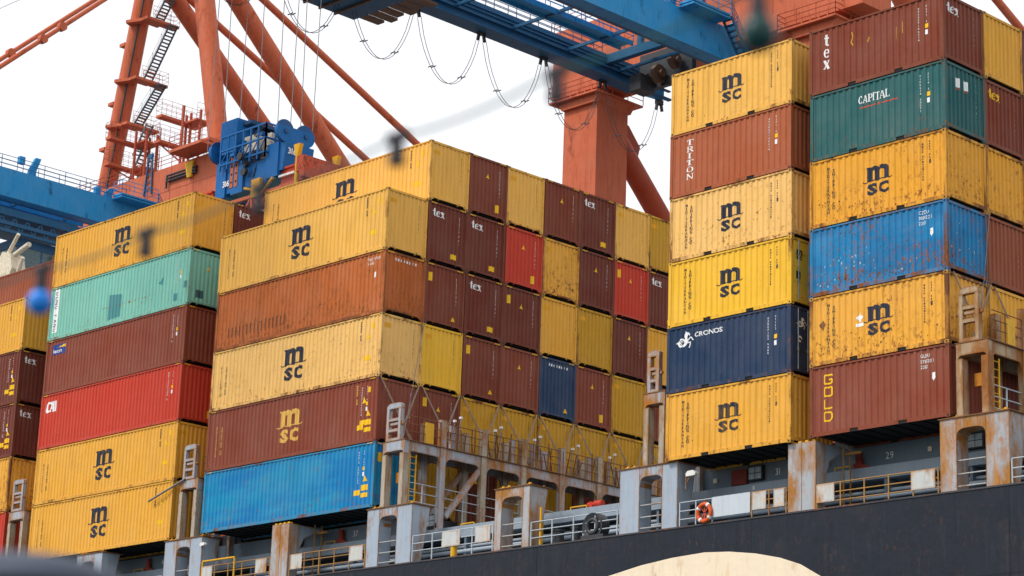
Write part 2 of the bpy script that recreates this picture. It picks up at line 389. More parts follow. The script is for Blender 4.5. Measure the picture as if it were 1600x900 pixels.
def cronos_beast(u, v, s):
    o = arc(.42, .36, .25, .25, 0, 360, .10, .10, 18)+arc(.42, .36, .10, .10, 20, 300, .05, .05, 10)
    o += [[(.0, .36), (.2, .5), (.26, .36), (.2, .28)], [(.16, .42), (.3, .62), (.3, .42)], [(.1, .3), (.3, .3), (.36, .08), (.22, .14)]]
    o += [[(.5, .1), (.8, .2), (.92, .42), (.66, .5)], [(.6, .4), (.86, .42), (.84, .72), (.66, .8)], [(.64, .72), (.84, .64), (.92, .86), (.72, .98)], [(.84, .8), (.98, .7), (1.0, .78), (.9, .92)], [(.58, .66), (.68, .6), (.72, .98), (.6, .84)]]
    o += stroke([(.84, .44), (1.02, .62), (1.16, .56), (1.28, .4)], .065)+stroke([(.84, .3), (1.04, .34), (1.02, .18), (.94, .02)], .065)
    return place(o, u, v, s)
GLY = {'G': [(.34, .30), (.34, .36), (0, .36), (0, 0), (.34, 0), (.34, .17), (.18, .17)], 'O': [(0, 0), (.34, 0), (.34, .36), (0, .36), (0, -.03)], 'L': [(0, .38), (0, 0), (.36, 0)], 'D': [(0, 0), (.26, 0), (.34, .08), (.34, .28), (.26, .36), (0, .36), (0, -.03)]}

# ------------------------------------------------------------------ container meshes (shared)
SH = {}
def panel(P, z0, z1, fn):
    mb = MB(); pts = [fn(u, d, z) for u, d in P for z in (z0, z1)]; n = len(P)
    mb.grid(pts, [(2*i, 2*i+2, 2*i+3, 2*i+1) for i in range(n-1)]); return mb
for S, Lx, H in ((40, L40, H40), (20, L20, H20)):
    P = PROF[('side', S)]; E_ = PROF[('end', S)]
    SH[S, 'side_panel'] = panel(P, .165, H-.085, lambda u, d, z: (u, REC+d, z)).mesh('side_panel')
    SH[S, 'far_side_panel'] = panel(P, .165, H-.085, lambda u, d, z: (Lx-u, W-REC-d, z)).mesh('side_panel')
    SH[S, 'end_panel'] = panel(E_, .25, H-.12, lambda u, d, z: (Lx-REC-d, u, z)).mesh('end_panel')
    SH[S, 'far_end_panel'] = panel(E_, .25, H-.12, lambda u, d, z: (REC+d, W-u, z)).mesh('end_panel')
    f = MB(); a = .118
    for x0 in (0, Lx-.15):
        for y0 in (0, W-.12): f.box(x0+.004, x0+.146, y0+.004, y0+.116, a, H-a)
    for y0, y1 in ((.006, .075), (W-.075, W-.006)):
        f.box(.15, Lx-.15, y0, y1, H-.085, H-.02)
        if S == 20:
            segs = [(.178, 1.80), (2.16, 3.90), (4.26, Lx-.178)]
            for s0, s1 in segs: f.box(s0, s1, y0, y1-.02, .02, .165)
            for c in (1.98, 4.08): f.box(c-.18, c+.18, y0+.004, y1-.03, .135, .163); f.box(c-.18, c+.18, y0+.03, y0+.034, .02, .135, 1)
        else: f.box(.178, Lx-.178, y0, y1-.02, .022, .165)
    for x0, x1 in ((.006, .08), (Lx-.08, Lx-.006)):
        f.box(x0, x1, .12, W-.12, H-.12, H-.02)
        f.box(x0, x1, .12, W-.12, .165 if S == 40 else .12, .25)
        for yy in (.55, 1.75) if S == 40 else (): f.prism([(yy, .165), (yy+.1, .165), (yy+.05, .09)], 'x', x0+.01, x1-.01)
        for ys in ((.12, .34, .12), (W-.12, W-.34, W-.12)): f.prism([(ys[0], .165), (ys[1], .165), (ys[2], .03)], 'x', x0+.012, x1-.012)
    SH[S, 'frame'] = f.mesh('frame')
    fl = MB(); fl.box(.15, Lx-.15, .07, W-.07, .11, .164)
    for i in range(int(Lx/.6)): fl.box(.4+i*.6, .46+i*.6, .08, W-.08, .075, .109)
    SH[S, 'floor'] = fl.mesh('floor')
    rf = MB(); rf.box(.1, Lx-.1, .07, W-.07, H-.05, H-.03); SH[S, 'roof'] = rf.mesh('roof')
    hz = MB()
    for u0 in (.22, Lx-.55):
        for i in range(4): s = u0+i*.09; hz.poly([(s, .002, H-.075), (s+.045, .002, H-.075), (s+.065, .002, H-.03), (s+.02, .002, H-.03)])
    for u0 in (.16, W-.5):
        for i in range(4): s = u0+i*.09; hz.poly([(Lx-.002, s, H-.095), (Lx-.002, s+.045, H-.095), (Lx-.002, s+.065, H-.035), (Lx-.002, s+.02, H-.035)])
    SH[S, 'hazard'] = hz.mesh('hazard_stripe')
cs = MB(); cs.box(0, .178, 0, .162, 0, .116); cs.box(.055, .123, -.0015, .01, .03, .09, 1); cs.box(.168, .1795, .05, .112, .03, .09, 1)
SH['casting'] = cs.mesh('corner_casting')
for me in list(SH.values()):
    me.materials.append(None); 
    if me.name.startswith(('frame', 'corner')): me.materials.append(BLACK)
def inst(name, me, mat, parent, loc=(0, 0, 0), sc_=None):
    o = bpy.data.objects.new(name, me); o.parent = parent; o.location = loc; COL.objects.link(o)
    o.material_slots[0].link = 'OBJECT'; o.material_slots[0].material = mat
    return o
MK = {}
def mark(name, key, mat, parent, make):
    if key not in MK:
        me = make().mesh(name); me.materials.append(None); MK[key] = me
    return inst(name, MK[key], mat, parent)
GRP = 'shipping containers stacked on the ship'
def container(S, loc, ck, marks, label, ends=False, doors=False, hazard=True):
    """S 40 or 20; marks: list of mark codes; ends: only the end toward +X is in view"""
    Lx, H = (L40, H40) if S == 40 else (L20, H20)
    r = empty('shipping_container', loc, label, 'container', GRP)
    pm, fm = cmat(ck), fmat(ck)
    sp = inst('side_panel', SH[S, 'side_panel'], pm, r)
    inst('side_panel', SH[S, 'far_side_panel'], pm, r)
    ep = None
    if doors:
        d = MB()
        for y0 in (.13, W/2+.005):
            d.box(Lx-.055, Lx-.03, y0, y0+W/2-.135, .25, H-.13)
            for z in (.35, .9, 1.45, 2.0): d.box(Lx-.032, Lx-.018, y0+.05, y0+W/2-.19, z, z+.28)
        ep = d.mesh('door'); ep.materials.append(None); ep = inst('door', ep, pm, r)
        g = MB()
        for y in (.42, .98, 1.46, 2.02): g.tube((Lx+.01, y, .2), (Lx+.01, y, H-.1), .022, 8); g.box(Lx-.02, Lx+.03, y-.04, y+.04, .9, 1.0)
        me = g.mesh('lock_rod'); me.materials.append(None); inst('lock_rod', me, plain('galvanised', (.35, .4, .42), .5, .4), ep)
    else: ep = inst('end_panel', SH[S, 'end_panel'], pm, r)
    inst('end_panel', SH[S, 'far_end_panel'], pm, r)
    inst('frame', SH[S, 'frame'], fm, r); inst('roof', SH[S, 'roof'], pm, r); inst('floor', SH[S, 'floor'], BLACK, r)
    if hazard and S == 40: inst('hazard_stripe', SH[S, 'hazard'], YEL, r)
    cm = paint('casting_'+ck, tuple(c*.6+x*.25 for c, x in zip(CC[ck][0], (.1, .04, .02))), rust=.8) if CC[ck][1] > .05 else fm
    for z in (0, H-.12):
        c = inst('corner_casting', SH['casting'], cm, r, (Lx-.178, 0, z)); 
        c = inst('corner_casting', SH['casting'], cm, r, (Lx-.178, W-.162, z))
        if not ends: inst('corner_casting', SH['casting'], cm, r, (0, 0, z))
    for mk in marks:
        kind, arg = (mk.split(':', 1)+[''])[:2]
        side = lambda nm, polys, mat, key=None: mark(nm, (S, 's', nm, key or (kind, arg)), mat, sp, lambda: on_face(polys(), 'side', S))
        endf = lambda nm, polys, mat, key=None: mark(nm, (S, 'e', nm, key or (kind, arg), doors), mat, ep, lambda: on_face(polys(), 'end' if not doors else 'flat', S, .005 if not doors else .018))
        if kind == 'msc':
            mat = GOLDM if arg == 'gold' else INK
            if S == 40:
                side('logo', lambda: msc_logo(5.22, .74, 1.30), mat)
                side('lettering', lambda: column('MEDITERRANEAN', .72, 2.10, .66, .088, sx=.9, bold=.03)+column('SHIPPING CO', 1.08, 2.05, .72, .105, sx=.9, bold=.03), mat)
                side('warning_label', lambda: [rect(11.05, .85, 11.5, 1.05)]+tri(11.12, 1.8, .3)+[rect(11.5, 2.25, 11.66, 2.5)], YEL)
                side('code_marking', lambda: bars(10.75, 2.65, 1.7, .07, 3), mat)
            else:
                side('logo', lambda: msc_logo(2.42, .80, .93), mat)
                side('lettering', lambda: column('MEDITERRANEAN', .83, 2.26, .46, .115, sx=.85, bold=.03)+column('SHIPPING CO', 1.08, 2.15, .60, .13, sx=.85, bold=.035), mat)
                side('code_marking', lambda: bars(5.0, 2.25, .9, .06, 5, .035)+bars(5.3, 2.3, 1.7, .06, 6, .035)+[rect(5.3, 1.45, 5.4, 1.6)], mat)
        elif kind == 'side_codes':
            ids = '4950271 6214 3807152 9480 5573 21'; k_ = (ord(arg[0])*5 % 17) if arg else 0
            side('code_marking', lambda: column((ids[k_:]+ids)[:13].replace(' ', '0', 1), Lx-1.1, H-.35, H-1.75, .08, sx=.9, bold=.02)+column((ids[k_+3:]+ids)[:6], Lx-.76, H-.32, H-.98, .075, sx=.9, bold=.02)+[rect(Lx-.82, H-1.45, Lx-.70, H-1.27)], WHITE)
            side('warning_label', lambda: [rect(Lx-.82, H-1.2, Lx-.66, H-1.04)], YEL)
        elif kind == 'side_labels':
            side('warning_label', lambda: [rect(Lx-1.35, .62, Lx-.9, .85), rect(Lx-.85, .8, Lx-.4, 1.05), rect(Lx-.85, .5, Lx-.4, .7)]+tri(Lx-.78, 1.2, .3), YEL)
        elif kind == 'rows':
            rr = arg.split('/'); side('code_marking', lambda: code_rows(Lx-1.2, H-.38, rr, .13), WHITE)
            side('emblem', lambda: [rect(Lx-.75, H-1.12, Lx-.6, H-.95), [(Lx-.77, H-1.12), (Lx-.58, H-1.12), (Lx-.675, H-1.25)]], WHITE)
        elif kind == 'end_tex':
            yl = arg == 'yellow'
            endf('logo', lambda: word('tex', .30, H-.68, .36, serif, .95, .06), YEL if yl else WHITE)
        elif kind == 'end_codes':
            m_ = INK if arg == 'dark' else WHITE
            endf('code_marking', lambda: bars(W-.52, H-.42, H-1.72, .06, 11, .022), m_)
        elif kind == 'end_label': # arg: l top-left, r bottom-right, m middle, t triangle
            def lab(a=arg):
                o = []
                if 'l' in a: o += [rect(.22, H-.62, .58, H-.42)]
                if 'p' in a: o += [rect(.24, H-.85, .46, H-.45)]
                if 'r' in a: o += [rect(W-.95, .42, W-.62, .66)]
                if 'q' in a: o += [rect(W-.72, .40, W-.50, .78)]
                if 't' in a: o += tri(1.05, H-.95, .24)
                if 'u' in a: o += tri(W-.75, .42, .22)
                return o
            endf('warning_label', lab, YEL if arg[-1] != 'o' else paint('label_orange', (.75, .35, .01), rust=.1))
        elif kind == 'tex_side': side('logo', lambda: column('tex', .80, 2.30, .93, .46, serif, .78), WHITE); side('paint_scrawl', lambda: stroke([(1.95, 2.1), (2.0, 1.9), (1.92, 1.7), (2.02, 1.55)], .05)+stroke([(2.75, 1.7), (2.7, 1.5)], .04)+stroke([(4.25, 1.9), (4.27, 1.45)], .05)+stroke([(4.0, 1.75), (3.98, 1.3)], .03), paint('dull_yellow', (.5, .3, .02)))
        elif kind == 'triton': side('logo', lambda: column('TRITON', 1.0, 2.27, .66, .225, serif, 1.75), WHITE)
        elif kind == 'capital':
            side('logo', lambda: word('CAPITAL', 2.20, 1.78, .30, serif, .78, .06), WHITE)
            side('underline', lambda: [rect(2.25, 1.60, 3.0, 1.64), rect(3.25, 1.60, 4.0, 1.64), [(3.06, 1.62), (3.13, 1.55), (3.2, 1.62), (3.13, 1.69)]], REDM)
        elif kind == 'gold':
            side('logo', lambda: sum([place(stroke(GLY[c], .07), .66, 1.90-i*.452, 1.0, .86) for i, c in enumerate('GOLD')], []), YEL)
        elif kind == 'cronos':
            side('logo', lambda: word('CRONOS', 1.36, 2.06, .19, lambda c: font(c, .03), 1.25, .1), WHITE); side('emblem', lambda: cronos_beast(.45, 1.68, .68), WHITE)
            endf('emblem', lambda: cronos_beast(.35, 1.75, .45)+arc(.55, 1.35, .12, .12, 0, 300, .06, .06), WHITE)
        elif kind == 'cai': side('logo', lambda: [[(.46, 2.02), (.60, 2.02), (.66, 2.42), (.52, 2.42)], [(.52, 2.36), (.90, 2.36), (.92, 2.48), (.58, 2.48)], [(.50, 1.92), (.76, 1.92), (.80, 2.03), (.46, 2.06)], [(.74, 1.95), (.90, 1.95), (1.16, 2.48), (1.02, 2.48)], [(1.04, 2.48), (1.18, 2.48), (1.20, 1.92), (1.06, 1.92)], rect(.92, 2.08, 1.1, 2.18), rect(1.27, 1.92, 1.38, 2.48)], WHITE)
        elif kind == 'beacon':
            side('name_plate', lambda: [rect(.52, 2.08, 1.76, 2.62)], paint('plate_blue', (.02, .05, .25), rust=.05))
            mark('logo', 'beacon1', WHITE, sp, lambda: on_face(word('Beacon', .60, 2.18, .22, sx=.85, bold=.03, gap=.08), 'side', S, .012)); mark('swoosh', 'beacon2', YEL, sp, lambda: on_face([[(1.0, 2.46), (1.7, 2.42), (1.7, 2.58), (1.5, 2.54)]], 'side', S, .012))
        elif kind == 'dongfang':
            side('name_plate', lambda: [rect(.30, .42, .78, 2.76)], WHITE)
            def dg():
                o = []
                for i, c in enumerate('DONG FANG'):
                    if c != ' ': P_, a_ = font(c, .0); o += place(P_, .42, 2.62-i*.245, .20, .26, -math.pi/2)
                return o
            mark('lettering', 'dong', INK, sp, lambda: on_face(dg(), 'side', S, .012))
            [side('repair_patch', lambda q=q: [q], paint('patch_teal', (.05, .24, .26)), ('rp', i)) for i, q in enumerate(([(5.3, .30), (6.4, .34), (6.5, 1.5), (5.4, 1.62)], rect(10.95, .35, 11.3, .72), rect(11.7, .9, 11.98, 1.25), [(9.6, 1.5), (9.95, 1.35), (10.0, 1.75)]))]
            endf('repair_patch', lambda: [rect(.5, .45, .95, .85)], paint('patch_dark_teal', (.03, .10, .12)))
            side('rust_stain', lambda: [rect(3.1+i*.28, .25, 3.16+i*.28, .36+.16*((i*7) % 3)) for i in range(9)]+[rect(4.6+i*.28, .93+.02*((i*5) % 3), 4.63+i*.28+.03*((i*3) % 4), 1.0) for i in range(16) if i % 5], paint('stain', (.30, .12, .03), rust=.8))
        elif kind == 'maple': side('emblem', lambda: [[(2.2, 1.35), (2.25, 1.75), (2.3, 1.35)], [(2.08, 1.5), (2.25, 1.38), (2.22, 1.62)], [(2.42, 1.5), (2.25, 1.38), (2.28, 1.62)], rect(2.08, 1.18, 2.42, 1.30)], WHITE); side('placard', lambda: [[(.42, 1.5), (.58, 1.68), (.74, 1.5), (.58, 1.3)]], RUSTY)
        elif kind == 'end_white':
            endf('code_marking', lambda: [rect(.62+i*.17, H-.40, .68+i*.17, H-.28) for i in range(8)], WHITE)
        elif kind == 'end_plates':
            endf('logo', lambda: [rect(.66, H-.85, .98, H-.50), rect(1.15, H-.85, 1.42, H-.50)], WHITE); endf('underline', lambda: [rect(.7, H-.92, 1.0, H-.89), rect(1.15, H-.92, 1.4, H-.89)], REDM)
        elif kind == 'door_msc': endf('logo', lambda: msc_logo(.25, 1.75, .33), INK); endf('label', lambda: [rect(.3, 1.0, .55, 1.3)], BLK)
        elif kind == 'scuff':
            sd_, n_, sz, vt = arg.split(','); sd_ = int(sd_)
            side('rust_spot', lambda: splats(sd_, int(n_), .4, Lx-.4, .22, float(vt), float(sz)), paint('scuff_rust', (.12, .045, .02), rust=.9, stain=.6, staincol=(.25, .10, .03)))
            if not ends and S == 20 or sd_ == 4: endf('rust_spot', lambda: splats(sd_+50, int(n_)//3, .2, W-.2, .3, float(vt), float(sz)), paint('scuff_rust', (.12, .045, .02), rust=.9))
        elif kind == 'chalk': side('paint_scrape', lambda: splats(31, 45, .3, Lx-.4, .25, 1.5, .035, 3.2), paint('scrape_pale', (.42, .50, .55), rust=.3)); endf('paint_scrape', lambda: splats(32, 20, .2, W-.2, .3, 2.0, .03, 3.2), paint('scrape_pale', (.42, .50, .55)))
        elif kind == 'dots': side('hole_row', lambda: [rect(1.0+i*.278, .55, 1.05+i*.278, 1.05) for i in range(0, 16)], paint('dark_scuff', (.12, .04, .02), rust=.5))
    return r

XA, XB, XC, XD, XZ = -61.13, -46.51, -17.08, -10.28, -75.74
PT = 2.4565
def slot(b, row, tier):
    x, y0, z0, h = {'A': (XA, 0, .963, H40), 'B': (XB, 0, 1.012, H40), 'C': (XC, -.33, .867, H20), 'D': (XD, -.18, .93, H20), 'Z': (XZ, -.02, .963, H40)}[b]
    return (x, y0+(row-1)*PT, z0+(tier-1)*h)
T = []
def add_c(b, row, tier, ck, marks, label, **k):
    T.append((40 if b in 'ABZ' else 20, slot(b, row, tier), ck, marks, label, k))
M = ['msc', 'end_codes:dark', 'end_label:lo']
# front row of the left stack
add_c('A', 1, 6, 'yellow', M, 'yellow container with navy logo on top of the left stack, beside the pale green one')
add_c('A', 1, 5, 'mint', ['dongfang', 'side_codes', 'end_label:t'], 'mint green container with a white vertical name strip and blue patches')
add_c('A', 1, 4, 'brown_red', ['beacon', 'side_codes:a'], 'brown container with a small blue name plate in its upper left corner')
add_c('A', 1, 3, 'red', ['cai', 'side_codes:b', 'end_label:q'], 'bright red container with white three letter mark in the left stack')
add_c('A', 1, 2, 'yellow', M, 'yellow container directly under the red one in the left stack')
add_c('A', 1, 1, 'yellow', M, 'yellow bottom container of the left stack resting on the grey deck posts')
add_c('A', 2, 6, 'maroon', ['end_tex'], 'maroon container end peeking between the left stack and the middle stack below the spreader')
# far left stack
add_c('Z', 2, 6, 'brown_warm', ['end_codes'], 'brown container on top at the far left edge below the operator cab', )
add_c('Z', 1, 5, 'yellow', M, 'yellow container at the far left edge behind the blurred blue bulb')
add_c('Z', 1, 4, 'maroon', ['side_codes', 'side_labels', 'end_tex'], 'upper of the two maroon containers with white lettering at the far left edge')
add_c('Z', 1, 3, 'maroon', ['side_codes:c', 'side_labels', 'end_tex'], 'lower of the two maroon containers with white lettering at the far left edge')
add_c('Z', 1, 2, 'yellow_rusty', ['end_label:lo'], 'rusty yellow container under the maroon ones at the far left edge')
add_c('Z', 1, 1, 'red', [], 'dark red bottom container cut off by the left edge of the picture')
# middle stack, front row
add_c('B', 1, 5, 'yellow_light', M, 'yellow container with navy logo lying on the rusty orange one in the middle stack')
add_c('B', 1, 4, 'orange_rusty', ['rows:TRLU 567628/3 45G1', 'end_white', 'dots', 'scuff:4,150,.030,2.3', 'scuff:14,60,.055,1.2'], 'rusty orange container with dark scuffs between two yellow ones in the middle stack')
add_c('B', 1, 3, 'yellow_pale', M+['scuff:5,60,.025,2.4'], 'pale rust streaked yellow container with navy logo under the rusty orange one')
add_c('B', 1, 2, 'brown_red', ['msc:gold', 'side_codes', 'side_labels', 'end_codes'], 'brown container with a yellow logo above the light blue container')
add_c('B', 1, 1, 'blue', ['side_codes:d', 'side_labels', 'end_label:pr', 'end_codes', 'scuff:12,60,.030,1.2'], 'light blue container with darker patches at the bottom of the middle stack')
ROWN = {2: 'second', 3: 'third', 4: 'fourth', 5: 'fifth', 6: 'sixth', 7: 'seventh', 8: 'eighth', 9: 'ninth'}
grid = {  # tier -> rows 2..8
 6: ['yellow_light', 'brown', 'yellow_light', 'brown', 'maroon+', 'yellow_light', 'yellow_dull'],
 5: ['maroon+', 'maroon+', 'red', 'yellow_rusty', 'maroon', 'red', 'maroon+'],
 4: ['brown', 'maroon+', 'maroon', 'yellow', 'yellow_dull', 'maroon', 'yellow'],
 3: ['yellow_bright', 'brown', 'brown_red', 'dark_blue', 'brown_red', 'yellow_dull', 'brown'],
 2: ['brown', 'yellow_dull', 'yellow_dull', 'yellow_dull', 'yellow_dull', 'yellow_dull', 'yellow_dull'],
 1: ['yellow_dull', 'maroon', 'yellow_dull', 'yellow_dull', 'brown', 'yellow_dull', 'maroon']}
cn = {'yellow_light': 'light yellow', 'brown': 'brown', 'maroon': 'maroon', 'red': 'bright red', 'yellow_rusty': 'rusty yellow', 'yellow': 'yellow', 'yellow_dull': 'dull yellow', 'yellow_bright': 'bright yellow', 'brown_red': 'reddish brown', 'dark_blue': 'dark blue'}
tn = {6: 'top tier', 5: 'second tier', 4: 'third tier', 3: 'fourth tier', 2: 'behind the lashing rods', 1: 'behind the lashing bridge'}
for tier, cols in grid.items():
    for i, c in enumerate(cols):
        row = i+2; tex = c.endswith('+'); c = c.rstrip('+'); mk = []
        if 'yellow' in c: mk = ['end_codes:dark', 'end_label:lo']
        elif c == 'dark_blue': mk = ['end_white', 'end_label:u']
        else: mk = (['end_tex', 'end_label:r'] if tex else ['end_label:'+('pt', 'tq', 'pu', 't')[(row+tier) % 4]])+['end_codes']
        if (row, tier) == (2, 6): mk = ['msc']+mk
        add_c('B', row, tier, c, mk, f'{cn[c]} end{" with white letters" if tex else ""}, {ROWN[row]} column of the middle stack, {tn[tier]}', ends=(row, tier) != (2, 6))
# right stacks of short containers
add_c('C', 1, 6, 'yellow_light', ['msc', 'scuff:10,30,.025,.6'], 'short yellow container with navy logo, topmost of the narrow stack right of centre')
add_c('C', 1, 5, 'orange_brown', ['triton', 'side_codes'], 'orange brown short container with white slab letters written downward')
add_c('C', 1, 4, 'yellow_pale', ['msc', 'scuff:6,70,.032,1.5'], 'pale rusty short yellow container with a yellow patch below the orange brown one')
add_c('C', 1, 3, 'yellow_bright', ['msc', 'door_msc'], 'clean bright yellow short container resting on the navy one', doors=True)
add_c('C', 1, 2, 'navy', ['cronos', 'side_codes:e'], 'navy short container with a white sea horse emblem', doors=True)
add_c('C', 1, 1, 'yellow', ['msc', 'scuff:11,30,.022,2.2'], 'short yellow container with navy logo below the navy container')
add_c('D', 1, 6, 'brown', ['tex_side', 'end_tex', 'side_codes:f', 'end_codes', 'scuff:13,40,.03,.8'], 'dark brown short container on top of the right stack with white letters written downward')
add_c('D', 1, 5, 'teal', ['capital', 'side_codes:g', 'end_plates', 'end_codes'], 'dark teal short container with white capital letters and red underline')
add_c('D', 1, 4, 'yellow_deep', ['msc', 'scuff:7,110,.030,1.6'], 'rusty yellow short container between the teal and the blue one')
add_c('D', 1, 3, 'blue_rusty', ['rows:CZZU/380022 5/22G1', 'end_codes', 'scuff:8,150,.032,2.3', 'scuff:18,130,.045,.62', 'chalk'], 'scuffed blue short container with rust spots in the right stack')
add_c('D', 1, 2, 'yellow_rusty', ['msc', 'maple', 'scuff:9,110,.036,1.2'], 'rusty yellow short container with a small white leaf mark')
add_c('D', 1, 1, 'brown_red', ['gold', 'rows:GLDU/576320 3/22G1', 'end_codes'], 'reddish brown short container with yellow block letters written downward')
for tier, c, mk, lb in ((6, 'yellow', [], 'yellow container end with greenish stains at the upper right'), (5, 'brown', ['end_tex:yellow', 'end_codes'], 'brown container end with yellow lettering at the right edge'), (4, 'yellow_deep', [], 'rusty yellow container end beside the short rusty yellow container'), (3, 'brown_warm', ['end_codes'], 'warm brown container end beside the scuffed blue container'), (2, 'yellow', [], 'yellow container end behind the lashing gear at the right edge'), (1, 'maroon', [], 'maroon container end seen through the rusty bridge at the right edge')):
    add_c('D', 2, tier, c, mk, lb, ends=True)
for tier, c in ((6, 'maroon'), (5, 'brown_warm'), (4, 'yellow'), (3, 'brown'), (2, 'yellow_dull'), (1, 'maroon')):
    add_c('D', 3, tier, c, [], f'{c.split("_")[0]} container cut off by the right edge, level {tier} counted from the deck', ends=True)
rj = random.Random(21)
for S, loc, ck, marks, label, k in T:      # each box sits a little off its neighbours
    c_ = container(S, (loc[0]+rj.uniform(-.022, .022), loc[1]+rj.uniform(-.008, .008), loc[2]), ck, marks, label, **k)
    c_.rotation_euler = (0, 0, rj.uniform(-.0012, .0012))

# ------------------------------------------------------------------ setting: water, quay
m = MB(); m.box(-1500, 1500, -1500, 43.2, -20.2, -19.2)
wm = plain('harbour_water_surface', (.05, .075, .08), .12); m.build('harbour_water', wm, kind='structure')
m = MB(); m.box(-1500, 1500, 43.3, 1500, -22, -16.2); m.build('quay', plain('concrete', (.28, .27, .25), .85), kind='structure')

# ------------------------------------------------------------------ the ship
ship = empty('container_ship', (-20, 0, -19), 'container ship with black hull and grey deck posts carrying the container stacks', 'ship')
HT = -1.70; HY = -.16
m = MB(); m.box(-150, 70, HY, HY+.03, -24, HT); m.box(-150, 70, 41.2, 41.23, -24, HT); m.box(-150, -149.97, HY, 41.2, -24, HT); m.box(69.97, 70, HY+.03, 41.2, -24, HT)
hull = m.build('hull', HULLM, ship)
m = MB()
for z in (-4.6, -7.2): m.box(-150, 70, HY-.008, HY-.001, z, z+.03)
for i in range(20): m.box(-145+i*11, -144.97+i*11, HY-.008, HY-.001, -20, HT)
m.build('weld_seam', HULLM, hull)
m = MB(); m.box(-150, 70, HY-.03, HY+.09, HT, HT+.06); m.build('gunwale', paint('gunwale_paint', (.05, .05, .06), rust=.8), hull)
m = MB()
top = [(-22.2, -4.3), (-21.2, -3.62), (-20.03, -3.19), (-18.38, -2.93), (-16.8, -2.78), (-15.19, -2.72), (-14, -2.80), (-12.75, -2.98), (-11.6, -3.24), (-10.69, -3.55), (-9.78, -4.05), (-9.1, -4.8), (-8.7, -5.8)]
inn = [(-21.5, -5.6), (-20.4, -5.25), (-19.2, -5.05), (-17.9, -4.95), (-16.8, -4.9), (-15.6, -4.9), (-14.6, -4.95), (-13.7, -5.1), (-12.9, -5.3), (-12.3, -5.6), (-11.8, -6.0), (-11.5, -6.5), (-11.4, -7.2)]
for i in range(len(top)-1): m.poly([(top[i][0], HY-.013, top[i][1]), (inn[i][0], HY-.013, inn[i][1]), (inn[i+1][0], HY-.013, inn[i+1][1]), (top[i+1][0], HY-.013, top[i+1][1])])
m.build('painted_letter', HULLW, hull)
m = MB(); m.box(-149.9, 69.9, HY+.1, 41.1, HT-.1, HT+.02); m.build('deck', WALLGREY, ship)
# passage: coaming strip, recess wall and inner bulkhead
wall = MB()
for x0, x1 in ((-150, -33.2), (-18.6, 70)): wall.box(x0, x1, 2.265, 2.30, .115, .87 if x0 < -100 else 1.3)  # right-hand run raised to shut out the sky under the short containers
m = MB(); m.box(-76, -46.6, 2.445, 40, .115, 1.4); m.box(-46.6, -33.9, 2.445, 40, .115, .95); m.box(-31.4, -19.2, 2.445, 40, .115, .20); m.box(-17.2, 2, 5.2, 40, .115, .8); m.build('hatch_sky_block', plain('hatch_dark', (.05, .055, .065), .7), ship)  # dark hatch blocks, added and raised to close bright sky gaps under the containers
wl = wall.build('hatch_coaming', WALLGREY, ship)
m = MB(); m.box(-150, 70, 1.90, 3.4, -.36, .11); cstrip = m.build('coaming_ledge', paint('ledge_grey', (.27, .33, .40), rust=.25), ship)
m = MB(); m.box(-150, 70, 2.9, 2.95, HT, -.37); m.build('inner_bulkhead', plain('bulkhead_dark', (.035, .045, .055), .7), ship)
m = MB()
for z, y, r in ((-.75, 2.2, .07), (-1.05, 1.7, .09), (-1.3, 2.3, .06)): m.tube((-150, y, z), (70, y, z), r, 8)
m.build('deck_pipe', paint('pipe_grey', (.33, .39, .46), rust=.3), ship)
m = MB()
for i in range(21): x = -67+i*3.65; m = MB(); m.box(x, x+.12, 1.95, 2.9, HT+.02, -.37); m.build('coaming_stay', WALLGREY, ship)
# numbers and fittings on the recess wall
def wallnum(t, x, z, h=.27):
    mb = MB()
    for p in word(t, 0, 0, h, sx=.9, bold=.0, gap=.2): mb.poly([(x+a, 2.258, z+b) for a, b in p])
    mb.build('bay_number', WHITE, wl)
for t, x in (('29', -8.75), ('31', -13.85), ('37', -38.15), ('41', -52.6)): wallnum(t, x, .40)
for x in (-9.95, -38.9, -53.6):
    m = MB(); m.prism([(x, .12), (x+.75, .12), (x+.3, .3), (x+.22, .75), (x+.08, .78), (x+.05, .35), (x-.1, .3)], 'y', 2.0, 2.15); m.build('cleat_bracket', paint('bracket_red', (.26, .03, .02), rust=.3), cstrip)
    m = MB(); m.path([(x-.9, 2.0, .12), (x-.9, 2.0, .26), (x-.2, 2.0, .26), (x-.2, 2.0, .12)], .025); m.build('grab_handle', SAFETY, cstrip)
for x in (-16.1+.2, -43.2, -47.3+13.2, -6.2+.2):
    m = MB(); m.box(x, x+.75, 2.12, 2.24, .2, .78); b_ = m.build('door_panel', paint('panel_darkred', (.20, .025, .02), rust=.2), wl)
    m = MB(); m.box(x+.85, x+1.55, 2.08, 2.24, .28, .84); 
    wn = m.build('window_box', DKMETAL, wl)
    m = MB()
    for i in (0, 1):
        for j in (0, 1): m.box(x+.9+i*.31, x+1.18+i*.31, 2.074, 2.079, .33+j*.24, .54+j*.24)
    m.build('pane', plain('pale_glass', (.35, .42, .47), .3), wn)
m = MB(); m.box(-14.75+.1, -14.55, 1.885, 1.898, -.12, .02); m.build('small_sign', WHITEP, cstrip)
m = MB(); m.box(-6.9, -6.72, 2.225, 2.238, .45, .62); m.box(-16.9, -16.7, 2.225, 2.238, .42, .6); m.build('notice', CREAM, wl)

